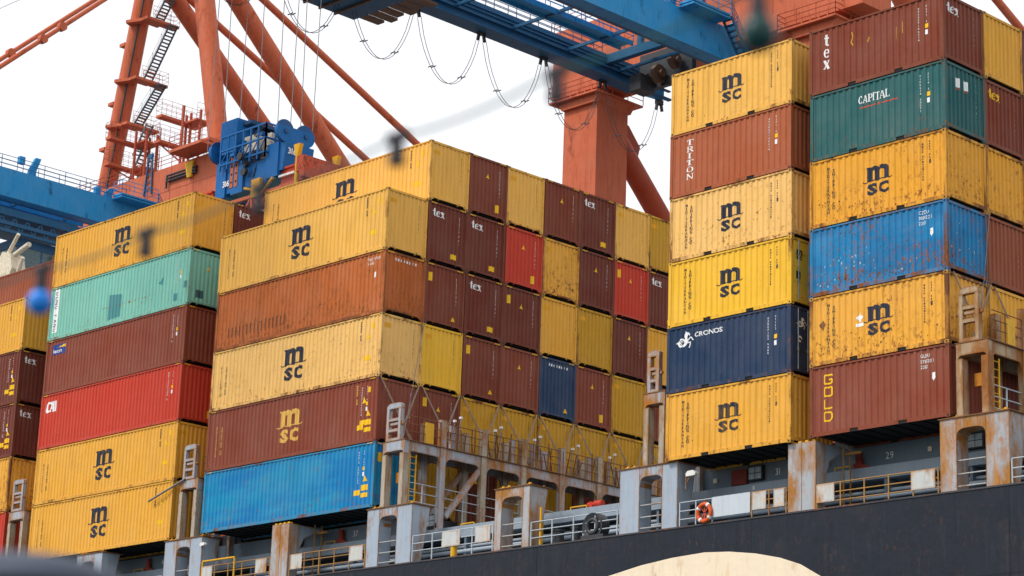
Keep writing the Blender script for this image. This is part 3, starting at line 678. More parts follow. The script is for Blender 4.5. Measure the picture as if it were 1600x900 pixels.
def arch_portal(x0, x1, o0, o1, rusty=False, top=.85):
    """grey deck pillar block with an arched passage through it"""
    mat = SHIPGREY_H if rusty else SHIPGREY
    y0, y1 = -.13, .55; zt = top; za = .48; zs = .10; b = HT+.02
    root = MB(); oc = (o0+o1)/2; hw = (o1-o0)/2
    arcp = []
    for i in range(13):
        a = math.pi*i/12; s, c = math.sin(a), math.cos(a)
        arcp.append((oc-hw*math.copysign(abs(c)**.55, c), zs+(za-zs)*abs(s)**.6))
    outer = [(x0, b), (x0, zt), (x1, zt), (x1, b), (o1, b)]+arcp[::-1]+[(o0, b)]
    # left post, right post, lintel as convex pieces
    L = [(x0, b), (o0, b), (o0, zs), (o0, zt), (x0, zt)]; Rr = [(o1, b), (x1, b), (x1, zt), (o1, zt)]
    root.box(x0, o0, y0, y1, b, zt); 
    fl = [(y0, b), (y1-.1, b), (y1+.35, zt), (y0, zt)]
    root.prism(fl, 'x', o1, x1)
    for i in range(len(arcp)-1):
        (xa, z0), (xb, z1) = arcp[i], arcp[i+1]
        if xb-xa < 1e-4: continue
        root.prism([(xa, z0), (xb, z1), (xb, zt), (xa, zt)], 'y', y0, y1)
    p = root.build('deck_portal', mat, ship)
    m = MB(); m.box(x0-.05, x1+.08, y0-.05, y1+.5, zt, zt+.035); m.build('top_plate', RUSTY, p)
    m = MB()
    for x in (o0+.003-.014, o1-.003+.002): m.box(x, x+.012, y0-.006, y0-.001, b, zt-.002)
    m.build('weld_seam', RUSTY, p)
    m = MB()
    for z in (-.62, -1.08, -1.5): m.tube((o0, y0+.06, z), (o1, y0+.06, z), .026, 6)
    m.build('passage_rail', paint('rail_white', (.40, .42, .42), rust=.7, stain=.3), p)
    m = MB()
    for k in range(2): m.box(oc-.05+k*.45, oc-.01+k*.45, 1.2, 1.24, HT, 1.1)
    for i in range(9): m.tube((oc-.05, 1.22, HT+.25+i*.3), (oc+.42, 1.22, HT+.25+i*.3), .016, 5)
    m.build('ladder', paint('ladder_yellow', (.45, .25, .03), rust=.9), p)
    for x in (x0+.12, x0+.45, x1-.35):
        m = MB(); m.box(x, x+.2, .0, .2, zt+.035, zt+.10); m.tube((x+.1, .1, zt+.1), (x+.1, .1, zt+.16), .06, 8); m.build('twist_lock', SAFETY, p)
    return p
def solid_post(x0, x1, top=.84, rusty=True):
    mat = SHIPGREY_H if rusty else SHIPGREY; b = HT+.02
    m = MB(); m.box(x0, x1, -.13, .42, b, top)
    p = m.build('deck_post', mat, ship)
    m = MB(); m.prism([(.43, b), (.50, b), (.55, -.3), (.8, .25), (1.35, .55), (1.9, .62), (1.9, top), (.43, top)], 'x', x1-.20, x1-.08)
    m.prism([(.43, b), (.50, b), (.55, -.3), (.8, .25), (1.35, .55), (1.9, .62), (1.9, top), (.43, top)], 'x', x0+.08, x0+.20)
    m.build('bracket', SHIPGREY, p)
    m = MB(); m.box((x0+x1)/2-.01, (x0+x1)/2+.01, -.137, -.131, b, top); m.build('weld_seam', RUSTY, p)
    m = MB()
    for k in range(4): x = x0+.1+k*(x1-x0-.2)/3.3; m.box(x, x+.14, -.08, .1, top, top+.07)
    m.build('twist_lock', SAFETY, p)
    m = MB()
    for yy in (1.1, 1.5): m.box(x1+.25, x1+.29, yy, yy+.05, HT, .9)
    m.box(x1+.2, x1+.9, 1.3, 1.36, .5, .6); m.build('pipe_stand', paint('rail_rusty2', (.38, .2, .05), rust=.9), p)
arch_portal(-63.75, -60.95, -62.6, -61.6, True); arch_portal(-49.05, -46.15, -48.1, -47.05)
arch_portal(-34.42, -31.55, -33.62, -32.50); arch_portal(-26.5, -24.5, -26.1, -24.9, True)
arch_portal(-19.58, -16.62, -18.55, -17.4); arch_portal(-4.69, -1.92, -4.02, -2.85, True)
arch_portal(-56.4, -54.2, -55.9, -54.9)
solid_post(-40.95, -39.75); solid_post(-11.3, -10.05)
# railings between them
RW, RR = paint('rail_grey', (.42, .47, .52), rust=.35), paint('rail_rusty', (.36, .19, .055), rust=1.0)
PLT = paint('screen_plate', (.50, .52, .52), rust=.75, rustcol=(.42, .19, .035), stain=.35, edge=1.0)
def railing(x0, x1, mat, ztop=-.74, plates=(), n=None, gap=None):
    n = n or max(1, round((x1-x0)/1.1)); m = MB(); y = -.10
    for z in (ztop, ztop-.33, ztop-.64): m.tube((x0, y, z), (x1, y, z), .024, 6)
    for i in range(n+1): x = x0+(x1-x0)*i/n; m.box(x-.022, x+.022, y-.02, y+.02, HT, ztop)
    r = m.build('deck_railing', mat, ship)
    for a, b in plates:
        m = MB(); m.box(a, b, y-.055, y-.035, ztop-.66, ztop-.01); m.build('screen_plate', PLT, r)
    return r
railing(-60.8, -56.5, RW); railing(-54.1, -49.2, RW); railing(-46.1, -41.0, RR, -.6, ((-46.0, -45.2), (-42.0, -41.2)))
railing(-39.6, -34.5, RR, -.62, ((-39.5, -38.7), (-35.5, -34.6))); railing(-31.45, -26.6, RW, -.55, ((-29.6, -28.5), (-27.6, -26.7)))
railing(-24.4, -19.7, RW, -.68); railing(-16.5, -14.9, RW, -.73, n=2)
railing(-13.0, -11.4, RR, -.72, ((-12.95, -12.3), (-11.95, -11.45)), n=2); railing(-10.0, -4.8, RR, -.78, ((-10.0, -9.2), (-5.9, -4.9)))
railing(-1.85, 2.5, RW, -.8)
m = MB(); m.box(-14.85, -13.05, -.16, -.12, -1.45, -.70); m.build('wind_screen', paint('screen_white', (.50, .56, .62), rust=.12), ship)
# yellow frame near the left, deck lights, bollards and chock
m = MB(); m.path([(-46.0, -.12, HT), (-46.0, -.12, -.35), (-43.6, -.12, -.35), (-43.6, -.12, HT)], .045, 8); m.build('guard_frame', SAFETY, ship)
for x in (-23.2, -22.2):
    m = MB(); m.tube((x, .25, HT), (x, .25, -1.12), .22, 14); m.tube((x, .25, -1.12), (x, .25, -1.04), .25, 14); m.build('bollard', DKMETAL, ship)
m = MB(); cx, cz = -21.0, -1.17
def ring_pts(r, n=24): return [(cx+r*math.cos(2*math.pi*i/n), cz+r*math.sin(2*math.pi*i/n)) for i in range(n)]
o_, i_ = [(max(cx-.62, min(cx+.62, x*1.0)), max(HT, z)) for x, z in ring_pts(.53)], ring_pts(.20)
for k in range(24):
    a, b, c, d = o_[k], o_[(k+1) % 24], i_[(k+1) % 24], i_[k]
    for y in (-.15, .3): m.poly([(a[0], y, a[1]), (b[0], y, b[1]), (c[0], y if y > 0 else -.05, c[1]), (d[0], y if y > 0 else -.05, d[1])])
    m.poly([(a[0], -.15, a[1]), (a[0], .3, a[1]), (b[0], .3, b[1]), (b[0], -.15, b[1])]); m.poly([(c[0], -.05, c[1]), (c[0], .3, c[1]), (d[0], .3, d[1]), (d[0], -.05, d[1])])
m.box(cx-.6, cx+.6, -.15, .3, HT+.02, HT+.2); m.torus((cx, -.11, cz), 'y', .27, .085, 24, 8)
m.build('mooring_chock', plain('chock_black', (.03, .033, .04), .4), ship)
def floodlight(x, y, z, s=1.0):
    m = MB(); m.tube((x-.9*s, y+.2, z-.5*s), (x-.25*s, y, z-.25*s), .05*s, 8); m.tube((x-.9*s, y+.2, z-.9*s), (x-.9*s, y+.2, z+.35*s), .045*s, 8); m.tube((x-.9*s, y+.2, z-.3*s), (x-.2*s, y, z-.12*s), .03*s, 6)
    p = m.build('floodlight', SHIPGREY, ship)
    m = MB(); m.prism([(x-.42*s, z-.12*s), (x+.34*s, z-.10*s), (x+.42*s, z+.06*s), (x+.2*s, z+.26*s), (x-.3*s, z+.24*s), (x-.46*s, z+.06*s)], 'y', y-.18*s, y+.18*s); m.build('lamp_head', paint('lamp_white', (.75, .74, .72), rust=.35), p)
floodlight(-15.95, -.05, .30, .55); floodlight(-45.95, -.2, .42, .42)
m = MB(); m.tube((-23.6, 2.3, .30), (-23.2, 2.3, .30), .10, 12); m.tube((-23.2, 2.3, .30), (-22.8, 2.3, .30), .14, 12); m.box(-23.5, -23.3, 2.2, 2.4, .1, .4); m.build('valve', paint('valve_red', (.5, .04, .02), rust=.2), ship)
m = MB(); m.path([(-24.4, 2.1, .1), (-24.4, 2.1, .25), (-23.5, 2.1, .25), (-23.5, 2.1, .1)], .03); m.path([(-30.9, 2.1, .1), (-30.9, 2.1, .22), (-30.1, 2.1, .22), (-30.1, 2.1, .1)], .03); m.build('grab_handle', SAFETY, ship)
m = MB(); m.tube((-23.95, -.02, HT), (-23.95, -.02, -.1), .05, 8); m.tube((-29.0, -.0, HT), (-29.0, 0, -.75), .14, 10); m.build('vent_pipe', SAFETY, ship)

# ------------------------------------------------------------------ lashing bridges
def bridge(xa, xb, rows, mat, mat2, y_end=0.0, diag=True, deck=3.72, first=-.05):
    gz = deck-.55
    tagd = {True: 'rusty tan lashing bridge', False: 'grey lashing bridge'}
    m = MB(); lw = .27
    for x in (xa, xb-lw): m.box(x, x+lw, first, first+.34, .9, gz)
    legs = m.build('lashing_bridge', mat2, ship)
    # near end frame: girder with rounded corners
    def arched(u0, u1, axis, d0, d1, par, mt, r=.35):
        q = MB(); n = 8; zt = deck; zl = gz+.12
        pts = [(u0, gz-.25), (u0, zt), (u1, zt), (u1, gz-.25)]
        cuts = [(u0, gz-.28)]+[(u0+r*(1-math.cos(math.pi/2*i/4)), gz-.28+(zl-gz+.28)*math.sin(math.pi/2*i/4)) for i in range(5)]+[(u1-r*(1-math.sin(math.pi/2*i/4)), gz-.28+(zl-gz+.28)*math.cos(math.pi/2*i/4)) for i in range(5)]
        for (a, za), (b, zb) in zip(cuts[:-1], cuts[1:]):
            if b-a < 1e-4: continue
            q.prism([(a, za), (b, zb), (b, zt), (a, zt)], axis, d0, d1)
        q.build('girder', mt, par)
    arched(xa+.001, xb-.001, 'y', first+.02, first+.32, legs, mat, .2)
    # upper tower at the ship's side
    m = MB(); t0, t1 = xa+.12, xb-.35; y0, y1 = first+.04, first+.24; zt = 5.42
    m.box(t0, t0+.17, y0, y1, deck+.03, zt-.25); m.box(t1-.17, t1, y0, y1, deck+.03, zt-.25)
    for z in (deck+.03, 4.15+.0, 4.62): m.box(t0+.17, t1-.17, y0+.002, y1-.002, z, z+.13)
    m.prism([(t0, zt-.25), (t1, zt-.25), (t1, zt-.08), (t1-.15, zt), (t0+.2, zt), (t0+.02, zt-.1)], 'y', y0, y1); m.box(t0-.08, t1+.1, y0+.05, y1-.05, 4.45, 4.56)
    m.build('end_tower', mat, legs)
    # walkway
    ye = y_end or first+PT*rows+.3
    m = MB(); m.box(xa-.05, xb+.05, first, ye, deck, deck+.03); m.build('walkway', RUSTY, legs)
    for r in range(rows):
        ya = 2.22+PT*(r)-.0; yb = ya+PT
        m = MB()
        for x0, x1 in ((xa, xa+.22), (xb-.22, xb)):
            m.box(x0, x1, ya-.17, ya+.17, .12, 4.95)
        ps = m.build('bridge_post', mat2 if r % 3 else mat, legs)
        if r < rows-1:
            for d0, d1 in ((xa+.04, xa+.14), (xb-.14, xb-.04)): arched(ya+.17, yb-.17, 'x', d0, d1, legs, mat)
        for k, yy in enumerate((ya+.55, ya+1.75)):
            if (r+k) % 2 == 0:
                m = MB(); m.box(xb-.3, xb-.14, yy, yy+.26, deck+.03, 4.85); m.build('rod_locker', mat, legs)
    for d0, d1 in ((xa+.04, xa+.14), (xb-.14, xb-.04)): arched(first+.34, 2.05, 'x', d0, d1, legs, mat, .15)
    m = MB()
    for z in (deck+.42, deck+.75, deck+1.08):
        for x in (xb-.02,): m.tube((x, first+.3, z), (x, ye, z), .020, 6)
    y = first+1.1
    while y < ye: m.box(xb-.04, xb-.0, y-.02, y+.02, deck, deck+1.1); y += .95
    m.build('guard_rail', RUSTY, legs)
    m = MB()
    for z in (1.15, 1.55, 1.95): m.tube((xb-.1, first+.4, z), (xb-.1, ye, z), .022, 6)
    for i in range(rows*2): yy = first+1.2+i*1.2; m.box(xb-.12, xb-.08, yy, yy+.04, .12, 1.97)
    m.build('lower_rail', RW, legs)
    m = MB(); m.box(xb-.06, xb+.0, 1.15, 1.62, deck+.05, deck+.95); m.build('gate_panel', SAFETY, legs)
    m = MB(); m.path([(xb-.1, first+.45, .95), (xb-.1, first+.45, gz)], .03); m.path([(xb-.1, first+.8, .95), (xb-.1, first+.8, gz)], .03)
    for i in range(8): m.tube((xb-.1, first+.45, 1.1+i*.28), (xb-.1, first+.8, 1.1+i*.28), .016, 5)
    m.build('ladder', SAFETY, legs)
    m = MB(); m.box(xa+.4, xa+.75, first+.5, first+.62, 2.0, 2.45); m.build('lamp_box', paint('box_orange', (.6, .22, .01), rust=.4), legs)
    if diag:
        for x in (xa+.12, xb-.12):
            m = MB(); m.beam((x, 2.55, .75), (x, 4.5, 3.1), .14, .26); m.build('brace', mat, legs)
            m = MB(); m.beam((x, 2.05, .3), (x, 2.45, .3), .1, .2); m.build('foot', mat2, legs)
    # loose rods and turnbuckles standing along the walkway
    rn = random.Random(int(xa*10))
    for r in range(rows):
        for k in range(7):
            m = MB(); yy = 2.5+PT*r+rn.uniform(-.1, 2.0); m.tube((xb-.25, yy, deck+.03), (xb-.25+rn.uniform(-.1, .1), yy+rn.uniform(-.35, .35), deck+rn.uniform(.8, 1.45)), .028, 6); m.build('turnbuckle', RUSTY, legs)
    for r in range(rows):
        for k in range(2):
            yy = 2.75+PT*r+k*.35; m = MB(); m.tube((xb-.05, yy, deck+.03), (xb-.02, yy+.08, deck+1.25+.2*k), .022, 6); pp = m.build('rod_stand', ROPE, legs)
            m = MB(); m.box(xb-.08, xb+.04, yy+.03, yy+.13, deck+1.25+.2*k, deck+1.35+.2*k); m.build('rod_head', WHITEP, legs)
    legs['label'] = f'lashing bridge between the container bays, {"rust stained" if mat2 is SHIPRUST else "grey"} posts and walkway'
    return legs
bridge(-33.75, -32.35, 7, SHIPGREY_R, SHIPTAN)
bridge(-48.35, -46.95, 1, SHIPGREY_R, SHIPTAN, diag=False); bridge(-63.2, -61.75, 1, SHIPGREY_R, SHIPTAN, diag=False)
bridge(-18.5, -17.42, 2, SHIPGREY_R, SHIPTAN, diag=False); bridge(-4.05, -2.75, 4, SHIPRUST, SHIPRUST, diag=False, deck=3.45)

# lashing rods on container ends
def rods(xe, xb, z_top, z_bot, ks, label, group, z0=0):
    for k in ks:
        yc = 2.447+PT*(k-1)
        for sgn in ((1, -1) if k > 0 else (1,)):
            for d in ((0, .11) if True else (0,)):
                m = MB(); a = (xe+.04, yc+sgn*(.09+d*.3), z_top); b = (xb, yc+sgn*(1.7+d), z_bot)
                m.tube(a, b, .020, 6)
                q = Vector(a).lerp(Vector(b), .80); m.tube(q, b, .038, 6)
                m.build('lashing_rod', paint('rod_steel', (.33, .25, .19), rust=.6), None, None, label, 'lashing rod', group)
rods(XB+L40, -33.7, 6.78, 3.8, range(0, 8), 'thin steel lashing rod slanting across the container ends of the middle stack', 'lashing rods of the middle stack')
rods(XD+L20, -3.95, .93+2*H20-.02, 3.5, (0, 1, 2), 'thin steel lashing rod slanting across the yellow container ends at the right edge', 'lashing rods at the right edge')
m = MB(); m.tube((XB+L40+.06, 2.45, 9.62), (-33.7, 1.0, 3.8), .016, 6); m.build('lashing_rod', ROPE, None, None, 'long thin steel lashing rod reaching two tiers up the middle stack corner', 'lashing rod')
m = MB(); m.tube((XD+L20+.06, 2.3, 8.7), (-3.9, 1.2, 4.2), .016, 6); m.build('lashing_rod', ROPE, None, None, 'long thin steel lashing rod in front of the scuffed blue container end', 'lashing rod')
m = MB(); m.tube((-50.6, -.2, 2.95), (-47.9, -.1, 3.75), .05, 8); m.build('lashing_rod', ROPE, None, None, 'grey rod poking out past the lowest seam of the left stack', 'lashing rod')
# life ring
lr = empty('life_ring', (-15.2, -.2, -1.25), 'orange life ring with white bands hanging on the deck railing', 'life ring')
m = MB(); m.torus((-15.2, -.2, -1.25), 'y', .32, .085, 28, 10); m.build('ring', plain('ring_orange', (.62, .10, .02), .5), lr)
m = MB()
for k in range(4): a = math.pi/4+k*math.pi/2+.2; m.torus((-15.2, -.2, -1.25), 'y', .32, .092, 3, 10, a-.14, a+.14)
m.build('band', WHITEP, lr)
m = MB(); m.beam((-15.2, -.17, -.8), (-15.2, -.17, -1.6), .05, .04); m.beam((-15.42, -.17, -1.5), (-14.98, -.17, -1.0), .05, .04); m.beam((-14.98, -.17, -1.5), (-15.42, -.17, -1.0), .05, .04); m.build('holder', plain('holder_orange', (.45, .07, .03), .6), lr)

# ------------------------------------------------------------------ quay cranes
def rail_run(mb, p, q, h=1.1, st=1.5, r=.03, z=3):
    p, q = Vector(p), Vector(q); n = max(1, int((q-p).length/st))
    for k in range(1, z+1): mb.tube(p+Vector((0, 0, h*k/z)), q+Vector((0, 0, h*k/z)), r, 5, cap=False)
    for i in range(n+1): a = p.lerp(q, i/n); mb.tube(a, a+Vector((0, 0, h)), r, 5, cap=False)
def stairs(mb, p, q, w=.8, n=14, axis='y'):
    p, q = Vector(p), Vector(q); o = Vector((0, w, 0)) if axis == 'y' else Vector((w, 0, 0))
    mb.beam(p, q, .06, .22); mb.beam(p+o, q+o, .06, .22)
    for i in range(n): a = p.lerp(q, (i+.5)/n); mb.beam(a, a+o, .26, .05)
def crane(xc, label, full=True):
    c = empty('gantry_crane', (xc, 46, -16.2), label, 'crane')
    for x in (xc-10.35, xc+10.35):
        m = MB(); m.box(x-1.6, x+1.6, 44.5, 47.6, -16, 39.35); lg = m.build('portal_leg', ORANGE, c)
        m = MB(); m.prism([(x-1.6, 39.3), (x+1.6, 39.3), (x+2.0, 39.85), (x-2.0, 39.85)], 'y', 44.2, 47.9); m.box(x-2.5, x+2.2, 43.8, 48.5, 39.85, 39.98); m.build('leg_platform', ORANGE, lg)
        m = MB(); m.box(x-1.4, x+1.4, 44.7, 47.4, 39.98, 41); 
        for i in range(4): m.box(x-1.2+i*.7, x-1.1+i*.7, 44.58, 44.7, 40.0, 40.9)
        m.build('leg_head', ORANGE, lg)
        m = MB()
        for a, b in (((x-2.5, 43.8), (x+2.2, 43.8)), ((x+2.2, 43.8), (x+2.2, 48.5)), ((x-2.5, 43.8), (x-2.5, 48.5))): rail_run(m, (*a, 39.98), (*b, 39.98))
        m.build('guard_rail', ORANGE_D, lg)
        m = MB(); m.prism([(47.4, 39.2), (48.7, 38.9), (49.9, 37.6), (49.5, 36.2), (47.6, 36.4)], 'x', x-.2+.5, x+.2+.5); m.tube((x+.5, 46.6, 38.6), (x+.5, 70, 16.0), .78, 20); m.build('diagonal_brace', ORANGE_D, lg)
        m = MB(); m.box(x-1.4, x+1.4, 72, 74.8, -16, 44); m.build('rear_leg', ORANGE, c)
    m = MB(); m.box(xc-13.3, xc+14.1, 44.6, 47.5, 40.5, 45.6); bm = m.build('portal_beam', ORANGE, c)
    m = MB(); m.box(xc-13.3, xc+14.1, 44.58, 44.598, 43.4, 43.44)
    for i in range(9): m.box(xc-13+i*3.3, xc-12.96+i*3.3, 44.58, 44.598, 41.7, 45.5)
    m.build('weld_seam', ORANGE_D, bm)
    m = MB(); rail_run(m, (xc-13.3, 44.6, 45.6), (xc+14.1, 44.6, 45.6)); rail_run(m, (xc-13.3, 47.5, 45.6), (xc+14.1, 47.5, 45.6)); m.build('guard_rail', ORANGE_D, bm)
    # pipes on the beam and hazard coloured brackets
    m = MB()
    for dz in (0, .25, .5): m.path([(xc+3.2, 44.4, 44.1-dz), (xc+3.2, 44.4, 44.7-dz), (xc+7.4, 44.4, 44.7-dz)], .09, 8)
    m.build('cable_duct', DKMETAL, bm)
    m = MB(); m.prism([(xc+6.2, 43.9), (xc+6.8, 43.9), (xc+6.9, 45.3), (xc+5.8, 45.3)], 'y', 44.3, 44.5); m.build('yellow_bracket', SAFETY, bm)
    # boom girders
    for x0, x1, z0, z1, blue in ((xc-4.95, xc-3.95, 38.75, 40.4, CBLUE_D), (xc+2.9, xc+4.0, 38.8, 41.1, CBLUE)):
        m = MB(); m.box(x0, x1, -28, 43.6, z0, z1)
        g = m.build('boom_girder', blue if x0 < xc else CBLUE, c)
        m = MB(); m.box(x1, x1+.3, -28, 46.5, z0-.02, z0+.12) if x0 < xc else m.box(x0-.35, x0, -28, 43.6, z0+.02, z0+.14)
        if x0 < xc: m.box(x1, x1+.22, -28, 46.5, z0+.62, z0+.72); m.tube((x1+.06, -28, z1-.35), (x1+.06, 46, z1-.35), .05, 6); m.tube((x1+.06, -28, z1-.6), (x1+.06, 46, z1-.6), .05, 6)
        m.build('flange', CBLUE_D, g)
        m = MB(); rail_run(m, (x1-.1, -28, z1), (x1-.1, 40, z1), 1.1, 2.0); rail_run(m, (x0+.1, -28, z1), (x0+.1, 40, z1), 1.1, 2.0); m.build('guard_rail', CBLUE_D, g)
        m = MB(); m.prism([(43.6, z0), (46.4, z0+.2), (46.4, z1+1.0), (45.2, z1+1.4), (43.6, z1)], 'x', x0+.3, x1-.3); m.build('hinge_plate', CBLUE, g)
        m = MB(); m.box(x0+.2, x1-.2, 47.5, 95, 40.8, 43.2); m.build('rear_girder', CBLUE, c)
    # fittings standing on the boom
    for yy, h in ((31.2, 1.9), (38.6, 1.2)):
        m = MB(); m.prism([(yy-.5, 40.9), (yy+.3, 40.9), (yy+.2, 41.6), (yy+.6, 40.9+h), (yy+.1, 40.9+h), (yy-.4, 41.7)], 'x', xc+3.3, xc+3.6); m.box(xc+2.9, xc+3.3, yy-1.2, yy-.7, 40.9+h-.7, 40.9+h-.1); m.build('boom_bracket', CBLUE, c)
    # walkway between girders
    m = MB(); m.box(xc-.9, xc+.3, -28, 38.4, 39.5, 39.62); m.box(xc-.9, xc-.78, -28, 38.4, 39.3, 39.5); m.box(xc+.2, xc+.3, -28, 38.4, 39.3, 39.5); wk = m.build('boom_walkway', CBLUE, c)
    m = MB(); rail_run(m, (xc+.3, -28, 39.6), (xc+.3, 38.4, 39.6), 1.1, 1.6); rail_run(m, (xc-.9, -28, 39.6), (xc-.9, 38.4, 39.6), 1.1, 1.6); m.build('guard_rail', CBLUE, wk)
    m = MB()
    for y in range(-24, 44, 5): m = MB(); m.beam((xc-4, y+.5, 39.5), (xc+2.9, y+.5, 39.5), .16, .2); m.build('cross_tie', CBLUE_D, wk)
    m = MB(); m.beam((xc-4, 40.5, 40.0), (xc+2.6, 40.5, 40.0), .5, .6); m.beam((xc-1, 40.5, 40.2), (xc-1, 40.5, 42.5), .35, .35); m.build('machine_beam', CBLUE_D, c)
    for x, y, z, r in ((xc-1.2, 42.5, 38.9, .65), (xc+.4, 42.3, 39.4, .55), (xc-2.6, 43.0, 38.8, .6)):
        m = MB(); m.disc((x, y, z), 'x', r, .35, 20); m.disc((x+.3, y, z), 'x', r*.4, .3, 12); m.build('rope_sheave', plain('sheave_brown', (.13, .075, .045), .5), c)
    m = MB(); m.box(xc-3.3, xc+1.4, 42.9, 43.3, 38.2, 40.8); m.box(xc-2.9, xc-1.9, 41.5, 42.9, 37.8, 38.9); m.build('machinery_frame', DKMETAL, c)
    # stairs and landing at the hinge
    m = MB(); m.box(xc+4.05, xc+5.3, 38.6, 42.2, 41.2, 41.35); m.box(xc+4.05, xc+5.3, 38.6, 42.2, 41.0, 41.12); ld = m.build('hinge_landing', CBLUE, c)
    m = MB(); rail_run(m, (xc+5.3, 38.6, 41.35), (xc+5.3, 42.2, 41.35), 1.1, 1.2); rail_run(m, (xc+4.1, 38.6, 41.35), (xc+5.3, 38.6, 41.35), 1.1, 1.0); m.build('guard_rail', CBLUE, ld)
    m = MB(); stairs(m, (xc+4.6, 42.2, 41.2), (xc+4.6, 44.3, 38.4), .75, 9, 'x'); rail_run(m, (xc+5.4, 42.2, 41.2), (xc+5.4, 44.3, 38.4), .9, .8); m.build('stairs', CBLUE_D, ld)
    # A-frame
    P1, P2 = Vector((xc-4.2, 46, 66.8)), Vector((xc+2.85, 46, 67.2))
    m = MB(); m.tube(P1, (xc-8.35, 46, 45.6), .86, 28); t1 = m.build('pylon_tube', ORANGE, c)
    m = MB(); m.tube(P2, (xc+8.4, 46, 45.6), .93, 28, r2=.86); t2 = m.build('pylon_tube', ORANGE, c)
    m = MB(); m.tube(P1, P2, .5, 20); m.tube(P1-Vector((0, 0, 2)), P1+Vector((0, 0, 1)), .9, 20); m.tube(P2-Vector((0, 0, 2)), P2+Vector((0, 0, 1)), .9, 20); m.build('apex_beam', ORANGE, c)
    for p, q, r in ((P1, (P1.x, 70.5, 46), .80), (P2, (P2.x, 68.5, 46), .86)): m = MB(); m.tube(p, q, r, 24); m.build('rear_tube', ORANGE, c)
    for p in (P1, P2): m = MB(); m.tube(p, (p.x, 92.5, 46.3), .33, 14); m.build('back_stay', ORANGE, c)
    for p, q in ((P1, (P1.x, 18.4, 40.95)), (P2, (P2.x, 18.3, 40.95))):
        m = MB(); q = Vector(q); m.tube(p, q, .20, 12)
        for yy in ((32.6, 30.4) if p is P1 else (31.3, 33.0)): t = (p.y-yy)/(p.y-q.y); k = p.lerp(q, t); m.disc(k, 'x', .38, .5, 14)
        m.build('fore_stay', ORANGE, c)
    m = MB(); m.tube(P1+Vector((0, 0, 2.2)), (P1.x, 10, 42), .025, 5); m.tube(P1+Vector((0, 0, 3.2)), (P1.x, 8, 42), .025, 5); m.build('stay_rope', ROPE, c)
    # ladder strip along the left pylon, platforms and zigzag stairs
    ax = lambda z: (xc-8.35)+(z-45.6)/(66.8-45.6)*(4.15)
    m = MB(); m.beam((ax(46)+.9, 45.4, 46), (ax(66)+.9, 45.4, 66), .12, .12); m.build('riser_pipe', DKMETAL, t1)
    SS = plain('stair_steel', (.10, .12, .15), .5)
    zz = (66.0, 61.0, 55.6, 51.5)
    for i, z in enumerate(zz):
        x = ax(z)+1.9; m = MB(); m.box(x-.1, x+.85, 45.0, 48.5, z-.12, z+.12); m.prism([(x-.1, 45.0), (x-1.6, 44.4), (x-1.9, 44.9), (x-1.9, 45.2), (x-.1, 45.9)], 'z', z-.14, z+.14)
        p = m.build('pylon_platform', ORANGE, t1)
        m = MB()
        for a_, b_ in (((x+.85, 45.6), (x+.85, 48.5)), ((x+.85, 48.5), (x-.1, 48.5)), ((x-.1, 46.4), (x-.1, 48.5))): rail_run(m, (*a_, z+.1), (*b_, z+.1), 1.15, .9, .018)
        m.build('guard_rail', ORANGE_D, p)
        if i < 3:
            z2 = zz[i+1]+1.0; xb = ax(z2)+1.9
            m = MB(); stairs(m, (x+1.1, 47.3, z), (x-2.4, 47.3, z2-.2), .85, 17); rail_run(m, (x+1.1, 47.3, z), (x-2.4, 47.3, z2-.2), .9, 1.5, .015, 2); m.build('stairs', SS, p)
            m = MB(); m.box(x-3.2, x-2.0, 46.8, 48.2, z2-.3, z2-.16); stairs(m, (x-2.6, 46.0, z2-1.1), (x-2.6, 46.9, z2-.2), .6, 5, 'x'); m.build('landing', ORANGE_D, p)
        m = MB(); m.box(x-3.5, x-2.7, 45.2, 46.2, z-1.75, z-1.45); m.build('bracket', ORANGE, t1)
    # stair towers on the beam
    def tower(x0, x1, levels, posts, y0, y1):
        m = MB()
        for px_, py_ in posts: m.box(px_-.09, px_+.09, py_-.09, py_+.09, 45.6, levels[0]+.9)
        m.beam((x0, y0+.6, levels[-1]), (posts[0][0], posts[0][1], levels[-1]-1.3), .1)
        tw = m.build('stair_tower', ORANGE_D, c)
        for z in levels:
            m = MB(); m.box(x0, x0+.8, y0, y1, z-.12, z+.12); m.box(x0+.8, x1, y1-1.7, y1, z-.1, z+.06); fl = m.build('tower_floor', ORANGE, tw)
            m = MB()
            for a_, b_ in (((x0, y0), (x0, y1)), ((x0+.8, y0), (x0+.8, y1)), ((x0, y0), (x0+.8, y0)), ((x1, y1-1.7), (x1, y1)), ((x0, y1), (x1, y1))): rail_run(m, (*a_, z+.1), (*b_, z+.1), 1.4, .95, .018)
            m.build('guard_rail', ORANGE_D, fl)
        m = MB()
        for sx_ in (0, .45): m.tube((x1+.15, y1-.5+sx_, 45.6), (x1+.15, y1-.5+sx_, levels[0]+1.5), .03, 5)
        for i in range(int((levels[0]+1.5-45.6)/.35)): m.tube((x1+.15, y1-.5, 45.8+i*.35), (x1+.15, y1-.05, 45.8+i*.35), .02, 5)
        m.build('ladder', ORANGE_D, tw)
        return tw
    tw = tower(xc-5.0, xc-2.6, (49.6, 47.2), [(xc-4.0, 47.3), (xc-3.4, 45.4), (xc-2.8, 47.3), (xc-2.5, 45.9)], 43.3, 47.4)
    m = MB(); stairs(m, (xc-3.4, 46.4, 51.5), (xc-5.2, 46.4, 48.9), .7, 9); stairs(m, (xc-3.8, 46.4, 49.2), (xc-5.6, 46.4, 46.4), .7, 9); m.build('stairs', SS, tw)
    tower(xc+1.0, xc+3.5, (50.5, 48.2), [(xc+1.3, 47.3), (xc+2.1, 47.2), (xc+3.2, 45.6), (xc+3.5, 47.2)], 44.3, 48.5)
